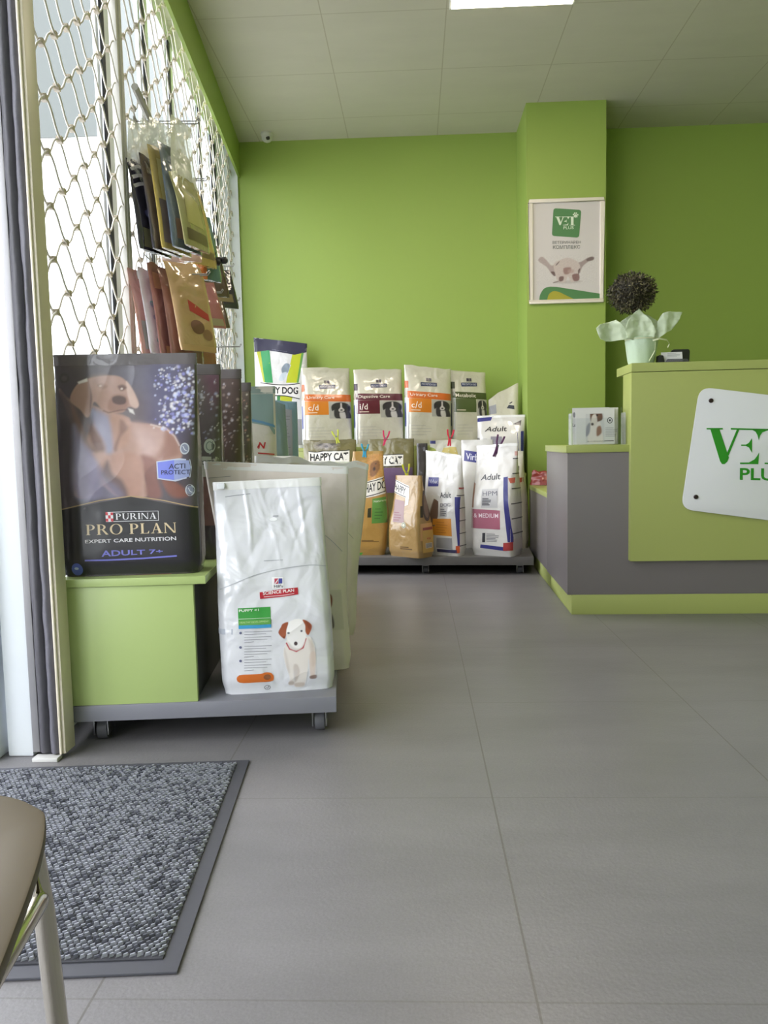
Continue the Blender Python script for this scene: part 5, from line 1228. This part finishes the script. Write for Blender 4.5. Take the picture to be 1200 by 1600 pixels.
a = Art(fx, off=.0003); c = zl(458, 290); a.ringed(c[0], c[1]-.004, .010, .012, .003, mat('leaflet_ink', (60, 56, 60), 0.5), 0); a.ellipse(c[0], c[1]-.004, .004, .005, mat('leaflet_ink', (60, 56, 60), 0.5), 0)
x0, z0 = zl(432, 385); x1, z1 = zl(500, 325); a.lines(x0+.004, max(z0, .03), x1-.004, z1, 6, mat('leaflet_grey', (140, 138, 140), 0.5), 0, .0018); a.rect(-.05, .012, .066, .015, mat('leaflet_ink', (60, 56, 60), 0.5), 0); a.build('print', t)
t, X = leaflet(-.022, -.110, .050, .160, 'white leaflet behind the dog leaflet in the clear holder', tilt=-2)
fx2 = lambda x, z, o=0: X @ Vector((x, -.0014-o, z)); a = Art(fx2, off=.0003); a.text('Le', -.109, .078, -.097, .094, mat('leaflet_ink', (60, 56, 60), 0.5), 0); a.ellipse(-.102, .13, .005, .012, mat('leaflet_grey', (140, 138, 140), 0.5), 0); a.build('print', t)
for k, (y, h) in enumerate(((-.012, .150), (-.004, .156), (.004, .152), (.012, .158), (.020, .160))): leaflet(y, -.10+.006*k, .085+.003*k, h, 'white leaflet packed in the middle of the clear holder', 'leaflets packed behind in the clear holder', -1)
# red packet on the side shelf
rp = at_y(842, 756, 4.55)
rb = MB()
def pouch(u, v):
    x = (u-.5)*.17*(1-.15*v); z = .085*v; y = -.045*math.sin(PI*u)*(1-v)**.6
    return (x+.006*noise.noise((u*6, v*5, 2)), y+.008*noise.noise((u*5, v*4, 7)), z+.010*noise.noise((u*5, v*3, 9))*v)
rt = thing('treat_packet', 'small crumpled red packet on the low green desk shelf', 'packet', (.785, 4.80, .4975), math.radians(-20))
rb.grid(pouch, 20, 14); rb.grid(lambda u, v: (lambda p: (p[0], .05*math.sin(PI*u)*(1-v)**.6+.003, p[2]))(pouch(u, v)), 20, 14)
rb.build('packet', film('red_packet', (140, 48, 42), .4, .5, 13, .3), rt, smooth=180); rb = MB(); rb.grid(lambda u, v: (lambda p: (p[0]*.98, p[1]-.002, p[2]))(pouch(.55+.35*u, .35+.5*v)), 8, 8); rb.build('front_print', K(160, 84, 66), rt, smooth=180)

# ================================================================== door mat
MA = math.radians(4.2)
mo = Vector((-.40, 1.838, 0)); mt = thing('door_mat', 'dark grey ribbed door mat with a rubber border on the floor', 'door mat', (at_z(390, 1190, 0).x, at_z(390, 1190, 0).y, 0), MA)
ML, MW = 1.08, .772
b = MB(); b.box(-ML, 0, -MW, 0, .0005, .005); b.build('rubber_border', mat('mat_rubber', (78, 78, 86), 0.55, bump=(60, .2, .002)), mt, bevel=.002)
b = MB(); b.box(-ML+.028, -.028, -MW+.028, -.028, .005, .0075); b.build('backing', mat('mat_backing', (54, 54, 60), 0.9), mt, smooth=0)
b = MB(); r_ = random.Random(11); px_, py_ = .0108, .0088
nx_, ny_ = int((ML-.06)/px_), int((MW-.058)/py_)
for j in range(ny_):
    for i in range(nx_):
        x = -.031-px_*(i+.5*(j % 2)); y = -.031-py_*j
        if x < -ML+.034: continue
        hgt = .0125+r_.uniform(-.0015, .0015); w_, l_ = .0015+r_.uniform(0, .0005), .0040+r_.uniform(-.0006, .0006)
        v = [(x-l_, y-w_-.0026, .007), (x+l_, y-w_+.0026, .007), (x+l_, y+w_+.0026, .007), (x-l_, y+w_-.0026, .007)]
        jx, jy = r_.uniform(-.001, .001), r_.uniform(-.001, .001)
        t_ = [(x-l_*.7+jx, y-w_*.6-.0015+jy, hgt), (x+l_*.7+jx, y-w_*.6+.0015+jy, hgt), (x+l_*.7+jx, y+w_*.6+.0015+jy, hgt), (x-l_*.7+jx, y+w_*.6-.0015+jy, hgt)]
        n_ = noise.noise((x*9, y*9, 1))
        b.add(v+t_, [(4, 5, 6, 7), (0, 1, 5, 4), (1, 2, 6, 5), (2, 3, 7, 6), (3, 0, 4, 7)], 0 if n_*.35+r_.uniform(-.5, .5) > -.25 else 1)
pile = b.build('pile', [mat('mat_fibre', (158, 159, 170), 0.85), mat('mat_fibre_dark', (104, 105, 116), 0.85)], mt, smooth=0, recalc=False); pile['kind'] = 'stuff'

# ================================================================== chair at the lower left
chr_ = thing('chair', 'taupe chair seat with shiny metal legs at the lower left, beside the mat', 'chair', (-.46, .44, 0))
seat = spline([(-.215, .27), (-.262, .445), (-.298, .569), (-.326, .640), (-.345, .664), (-.395, .690), (-.50, .70), (-.60, .69), (-.655, .655), (-.675, .55), (-.665, .42), (-.62, .27), (-.53, .22), (-.30, .22)], 5)
b = MB(); n = len(seat); cx, cy = -.46, .45; rings = 7
top = []; 
for k in range(rings+1):
    f = 1-k/rings
    for x, y in seat:
        X_, Y_ = cx+(x-cx)*f, cy+(y-cy)*f; top.append((X_+.46, Y_-.44, .4505-.012*(1-f**2)))
bot = [(x, y, z-.012) for x, y, z in top]
fs = []
for k in range(rings):
    for j in range(n): fs.append((k*n+j, k*n+(j+1) % n, (k+1)*n+(j+1) % n, (k+1)*n+j))
m_ = len(top); fs2 = [tuple(i+m_ for i in f[::-1]) for f in fs]
b.add(top+bot, fs+fs2+[(j, (j+1) % n, m_+(j+1) % n, m_+j) for j in range(n)])
b.build('seat', mat('taupe_seat', (86, 74, 52), 0.48, spec=.3), chr_, bevel=.003, smooth=50)
TX = lambda x, y, z: (x+.46, y-.44, z)
for P in ([(-.324, .612, .436), (-.322, .62, .38), (-.312, .62, .2), (-.301, .62, .002)], [(-.632, .612, .436), (-.636, .62, .38), (-.646, .62, .2), (-.656, .62, .002)],
          [(-.265, .30, .41), (-.262, .26, .38), (-.252, .22, .2), (-.242, .20, .002)], [(-.60, .30, .41), (-.604, .26, .38), (-.616, .22, .2), (-.626, .20, .002)]):
    b = MB(); b.tube([TX(*p) for p in P], .0088, 14); b.build('leg', CHROME, chr_, smooth=60)
for xa, xb in ((-.323, -.262), (-.634, -.602)):
    b = MB(); b.tube([TX(xa, .618, .392), TX(xa+(.012 if xa > -.5 else -.005), .59, .404), TX((xa+xb)/2, .46, .406), TX(xb, .29, .404), TX(xb, .265, .39)], .0072, 12); b.build('seat_rail', CHROME, chr_, smooth=60)
b = MB(); b.grid(lambda u, v: TX(-.63+.36*u+.0*(v), .205-.05*v-.03*math.sin(PI*u), .56+.26*v), 16, 10); b.build('backrest', mat('taupe_seat', (80, 72, 56), 0.36), chr_, smooth=180, solid=.012)
for x in (-.262, -.604):
    b = MB(); b.tube([TX(x, .26, .38), TX(x-.005, .225, .46), TX(x-.01, .195, .58), TX(x-.012, .165, .76)], .008, 12); b.build('back_upright', CHROME, chr_, smooth=60)

# ================================================================== wire panel, hooks and hanging treat bags in front of the grille
WIRE = mat('grey_wire', (150, 148, 144), 0.35, metal=.6)
wp = thing('wire_panel', 'grey wire display panel fixed to the grille behind the treat bags', 'display panel', (0, 0, 0))
b = MB()
for i in range(0, 38): 
    s = 1.03+.05*i; b.tube([wl(s, .030, 1.06), wl(s, .030, 1.90)], .0016, 5)
for i in range(0, 9):
    z = 1.06+.105*i; b.tube([wl(1.03, .034, z), wl(2.88, .034, z)], .0022, 5)
b.build('mesh_wires', WIRE, wp, smooth=80)
def hook(s, z, L, label):
    c = wl(s, .036, z); t = thing('display_hook', label, 'hook', c, group='wire hooks on the display panel')
    b = MB()
    d = E_
    for o in (-.012, .012): b.tube([D*o+Vector((0, 0, 0)), D*o+d*L*.96, D*o+d*L+Vector((0, 0, .012))], .0022, 6)
    b.tube([D*-.012+d*L+Vector((0, 0, .012)), D*.012+d*L+Vector((0, 0, .012))], .0022, 6)
    b.build('prong', WIRE, t, smooth=80); b = MB(); b.box(-.004, .002, -.02, .02, -.015, .015, X=Matrix(((E_.x, D.x, 0, 0), (E_.y, D.y, 0, 0), (0, 0, 1, 0), (0, 0, 0, 1)))); b.build('back_plate', WIRE, t, smooth=0)
    return c
hook(.985, 1.93, .225, 'wire hook nearest the door with the clear-headed treat bags'); hook(.935, 1.385, .25, 'wire hook with the salmon treat packs near the post')
hook(1.50, 1.90, .16, 'wire hook carrying the gold treat bag'); hook(1.55, 1.44, .20, 'wire hook carrying the pink treat pack'); hook(1.95, 1.66, .16, 'wire hook with the dark treat bags at the back')
hook(2.35, 1.73, .14, 'bare wire hook highest on the deep end of the panel'); hook(2.40, 1.56, .16, 'bare wire hook in the middle of the deep end'); hook(2.30, 1.30, .17, 'bare wire hook lowest on the deep end')
CLR = clear_mat('clear_film', (.96, .97, .96), .35, rough=.12, opacity=.10, bump=(30, .5), rgb=(236, 236, 232))
def treat(label, x, y, ztop, w, h, d, yaw, m, seed, header=.0, lean=0.0, shear=0.0, group='treat bags on the upper hooks', arts=None, wr=.007, tilt=0, name='treat_bag'):
    lean = lean or .032; th = math.radians(yaw)
    b = Bag(name, label, (x+lean*math.sin(th), y-lean*math.cos(th), ztop-h), th, w, h-header, d, m, dt=.006, v0=.55, wr=wr, seed=seed, n0=2.6, n1=2.2, nz=26, nx=22, ns=4, group=group, cat='treat bag', shear=shear, lean=lean, crumple=.5)
    if header:
        mb = MB(); z0 = h-header-.03
        def f(u, v):
            z = z0+(header+.03)*v; xx = (u-.5)*w*(1-.25*v); s_ = shear*min(z/(h-header), 1.2)
            return Vector((xx+s_, lean-.004+.006*noise.noise((u*4, v*4, seed)), z))
        mb.grid(f, 8, 8); mb.build('clear_header', CLR, b.obj, smooth=180, label='clear plastic header')
    if arts: a = b.art(); arts(a, b); a.build('front_print', b.obj)
    return b
F_ = lambda n_, c_, r_=.22: film('treat_'+n_, c_, r_, .7)
def tiger(a, b):
    w_ = b.w/2
    for i, z in enumerate((.285, .255, .225)): a.stroke(spline([(-w_*.9, z-.01), (-w_*.3, z+.012), (w_*.3, z), (w_*.85, z-.035)], 4, False), .012, K(226, 222, 216) if i != 9 else BLU, 0)
    a.rect(-w_*.8, .01, w_*.8, .075, K(118, 116, 84), 0); a.ellipse(0, .13, w_*.6, .02, K(96, 98, 140), 1)
tp = 1.925
treat('black and white striped treat bag nearest the grille post', -.958, 2.885, tp, .19, .452, .024, 72, F_('black', (46, 44, 52)), 201, .135, 0, -.01, arts=tiger)
treat('slate grey treat bag, second on the upper front hook', -.916, 2.89, tp, .18, .45, .024, 72, F_('grey', (70, 66, 78)), 205, .13, 0, -.015, arts=lambda a, b: (a.rect(-.05, .02, .05, .09, K(104, 92, 76), 0), a.rect(.03, .10, .075, .27, K(116, 112, 126), 0)))
treat('treat bag with a yellow upper half, third on the upper front hook', -.880, 2.885, tp, .18, .45, .024, 71, F_('yellow', (190, 166, 92)), 209, .10, 0, -.018, arts=lambda a, b: (a.rect(-.08, .02, .08, .17, K(130, 112, 98), 0), a.rect(-.06, .17, -.02, .31, K(212, 196, 120), 0)))
treat('blue-grey treat bag, fourth on the upper front hook', -.842, 2.89, tp, .18, .445, .024, 70, F_('blue', (92, 104, 118)), 213, .09, 0, -.02, arts=lambda a, b: (a.rect(-.07, .03, .07, .10, K(112, 90, 84), 0), a.rect(.02, .14, .07, .30, K(120, 132, 134), 0)))
treat('pale olive treat bag at the tip of the upper front hook', -.806, 2.885, tp, .17, .44, .024, 75, F_('olive', (166, 160, 112)), 217, .19, 0, -.025, arts=lambda a, b: (a.rect(-.07, .02, .07, .06, K(108, 96, 66), 0), a.quad([(-.06, .08), (.06, .08), (.05, .17), (-.05, .20)], K(186, 180, 118), 0)))
treat('shiny gold treat bag with clear wrinkles on the second upper hook', -.930, 3.41, 1.905, .19, .36, .034, 58, F_('gold', (188, 164, 104), .14), 221, .02, 0, -.06, wr=.012, arts=lambda a, b: (a.rect(-.06, .20, .06, .25, K(96, 78, 60), 0), a.rect(-.08, .03, .08, .06, K(128, 112, 76), 0)))
treat('teal treat bag hanging low behind the gold one', -.935, 3.54, 1.80, .17, .29, .028, 58, F_('teal', (86, 118, 116)), 225, .0, 0, -.03)
treat('dark brown treat bag at the back of the upper row', -.968, 3.84, 1.735, .15, .24, .026, 40, F_('brown', (76, 62, 48)), 229, 0, 0, -.04, arts=lambda a, b: (a.rect(-.05, .10, .05, .15, K(196, 120, 56), 0)))
treat('black treat bag with an olive patch at the back of the upper row', -.962, 4.03, 1.67, .14, .20, .026, 38, F_('black', (46, 44, 52)), 233, 0, 0, -.03, arts=lambda a, b: (a.rect(-.05, .03, .04, .07, K(120, 108, 70), 0)))
# black rubber toy row under the gold bag
for k, (px, py, Y) in enumerate(((312, 403, 3.45), (322, 398, 3.45), (331, 404, 3.47), (341, 408, 3.5), (349, 407, 3.52))):
    p = at_y(px, py, Y); t = thing('rubber_toy', 'lumpy black toy hanging below the gold treat bag', 'toy', p, group='black toys below the gold treat bag', rot=(0, math.radians(20*k), math.radians(30*k)))
    b = MB(); b.lathe([(.001, -.030), (.012, -.028), (.016, -.018), (.011, -.006), (.016, .006), (.013, .018), (.005, .024), (.003, .040), (.001, .041)], 14); b.build('toy', mat('black_rubber', (36, 33, 34), .45), t, smooth=60)
p = at_y(312, 424, 3.44); treat('tiny orange and black packet under the black toys', p.x, p.y, p.z+.04, .06, .08, .012, 20, F_('orange', (176, 102, 54)), 237, group='small items between the rows', wr=.002)
for k, px in enumerate((286, 296)):
    p = at_y(px, 421, 3.42); t = thing('toothbrush', 'turquoise stick hanging between the two rows of treat bags', 'brush', p, group='turquoise sticks between the rows')
    b = MB(); b.tube([(0, 0, -.035), (.001, 0, 0), (0, 0, .040)], .0045, 8); b.build('handle', mat('turquoise', (60, 150, 160), .35), t)
    b = MB(); b.box(-.004, .004, -.010, -.003, .012, .036); b.build('bristles', mat('white_plastic', (222, 222, 222), .4), t)
for k, (px, py, c_) in enumerate(((270, 399, (206, 176, 164)), (297, 398, (196, 160, 140)))):
    p = at_y(px, py, 3.27); treat(('pale pink packet between the rows, nearer the post', 'peach packet between the rows, nearer the gold bag')[k], p.x, p.y, p.z+.035, .09, .07, .014, 20, F_('pale%d' % k, c_), 241+k, group='small items between the rows', wr=.002)
# lower row
lz = 1.40
treat('salmon pink treat pack nearest the grille post, lower row', -.960, 2.835, lz, .15, .30, .024, 70, F_('salmon', (186, 138, 128)), 251, 0, 0, -.015, 'treat packs on the lower hooks', lambda a, b: (a.rect(-.06, .02, .06, .12, K(150, 146, 136), 0), a.quad([(-.02, .14), (.05, .12), (.05, .22), (-.02, .25)], K(150, 82, 76), 0)))
treat('whitish patterned treat pack in the lower row', -.922, 2.84, lz-.005, .16, .29, .024, 66, F_('white', (198, 190, 196)), 255, 0, 0, -.015, 'treat packs on the lower hooks', lambda a, b: (a.blobs if False else [a.ellipse(random.uniform(-.05, .05), random.uniform(.03, .2), .008, .008, K(*random.choice(((150, 146, 176), (120, 160, 160), (170, 150, 176)))), 0) for _ in range(16)]))
treat('rose brown treat pack in the middle of the lower row', -.884, 2.845, lz+.01, .17, .32, .024, 66, F_('rose', (150, 104, 98)), 259, 0, 0, -.015, 'treat packs on the lower hooks', lambda a, b: (a.rect(-.07, .24, .07, .29, K(196, 146, 114), 0), a.rect(-.06, .0, .06, .04, K(190, 140, 100), 0)))
treat('darker brown treat pack behind the beige one', -.843, 2.848, lz, .17, .325, .024, 64, F_('umber', (120, 84, 76)), 263, 0, 0, -.015, 'treat packs on the lower hooks')
treat('shiny beige treat pack with a red flash, front of the lower row', -.790, 2.82, lz+.015, .165, .305, .026, 55, F_('beige', (196, 160, 118), .14), 267, 0, 0, -.03, 'treat packs on the lower hooks', lambda a, b: (a.quad([(-.02, .14), (.06, .11), (.06, .135), (-.02, .18)], K(186, 62, 62), 0), a.ellipse(0, .085, .03, .025, K(128, 88, 72), 0), a.rect(-.075, .0, .075, .02, K(206, 166, 120), 0), a.ellipse(.04, .06, .02, .02, K(150, 112, 84), 1)), wr=.010)
treat('orange brown treat pack hanging lowest behind the beige one', -.835, 3.00, lz-.12, .15, .205, .034, 30, F_('rust', (160, 106, 78)), 271, 0, 0, -.01, 'treat packs on the lower hooks')
p = at_y(324, 466, 3.40); treat('small pink treat pack at the back of the lower row', p.x+.01, 3.42, 1.475, .11, .195, .022, 34, F_('pink', (166, 108, 104)), 275, 0, 0, -.04, 'treat packs on the lower hooks', lambda a, b: (a.rect(-.045, .01, .045, .04, K(150, 140, 110), 0)))
p = at_y(338, 466, 3.75); treat('small dark treat pack behind the pink one', p.x, 3.78, 1.465, .09, .13, .018, 34, F_('brown', (76, 62, 48)), 279, 0, 0, -.02, 'treat packs on the lower hooks', wr=.003)
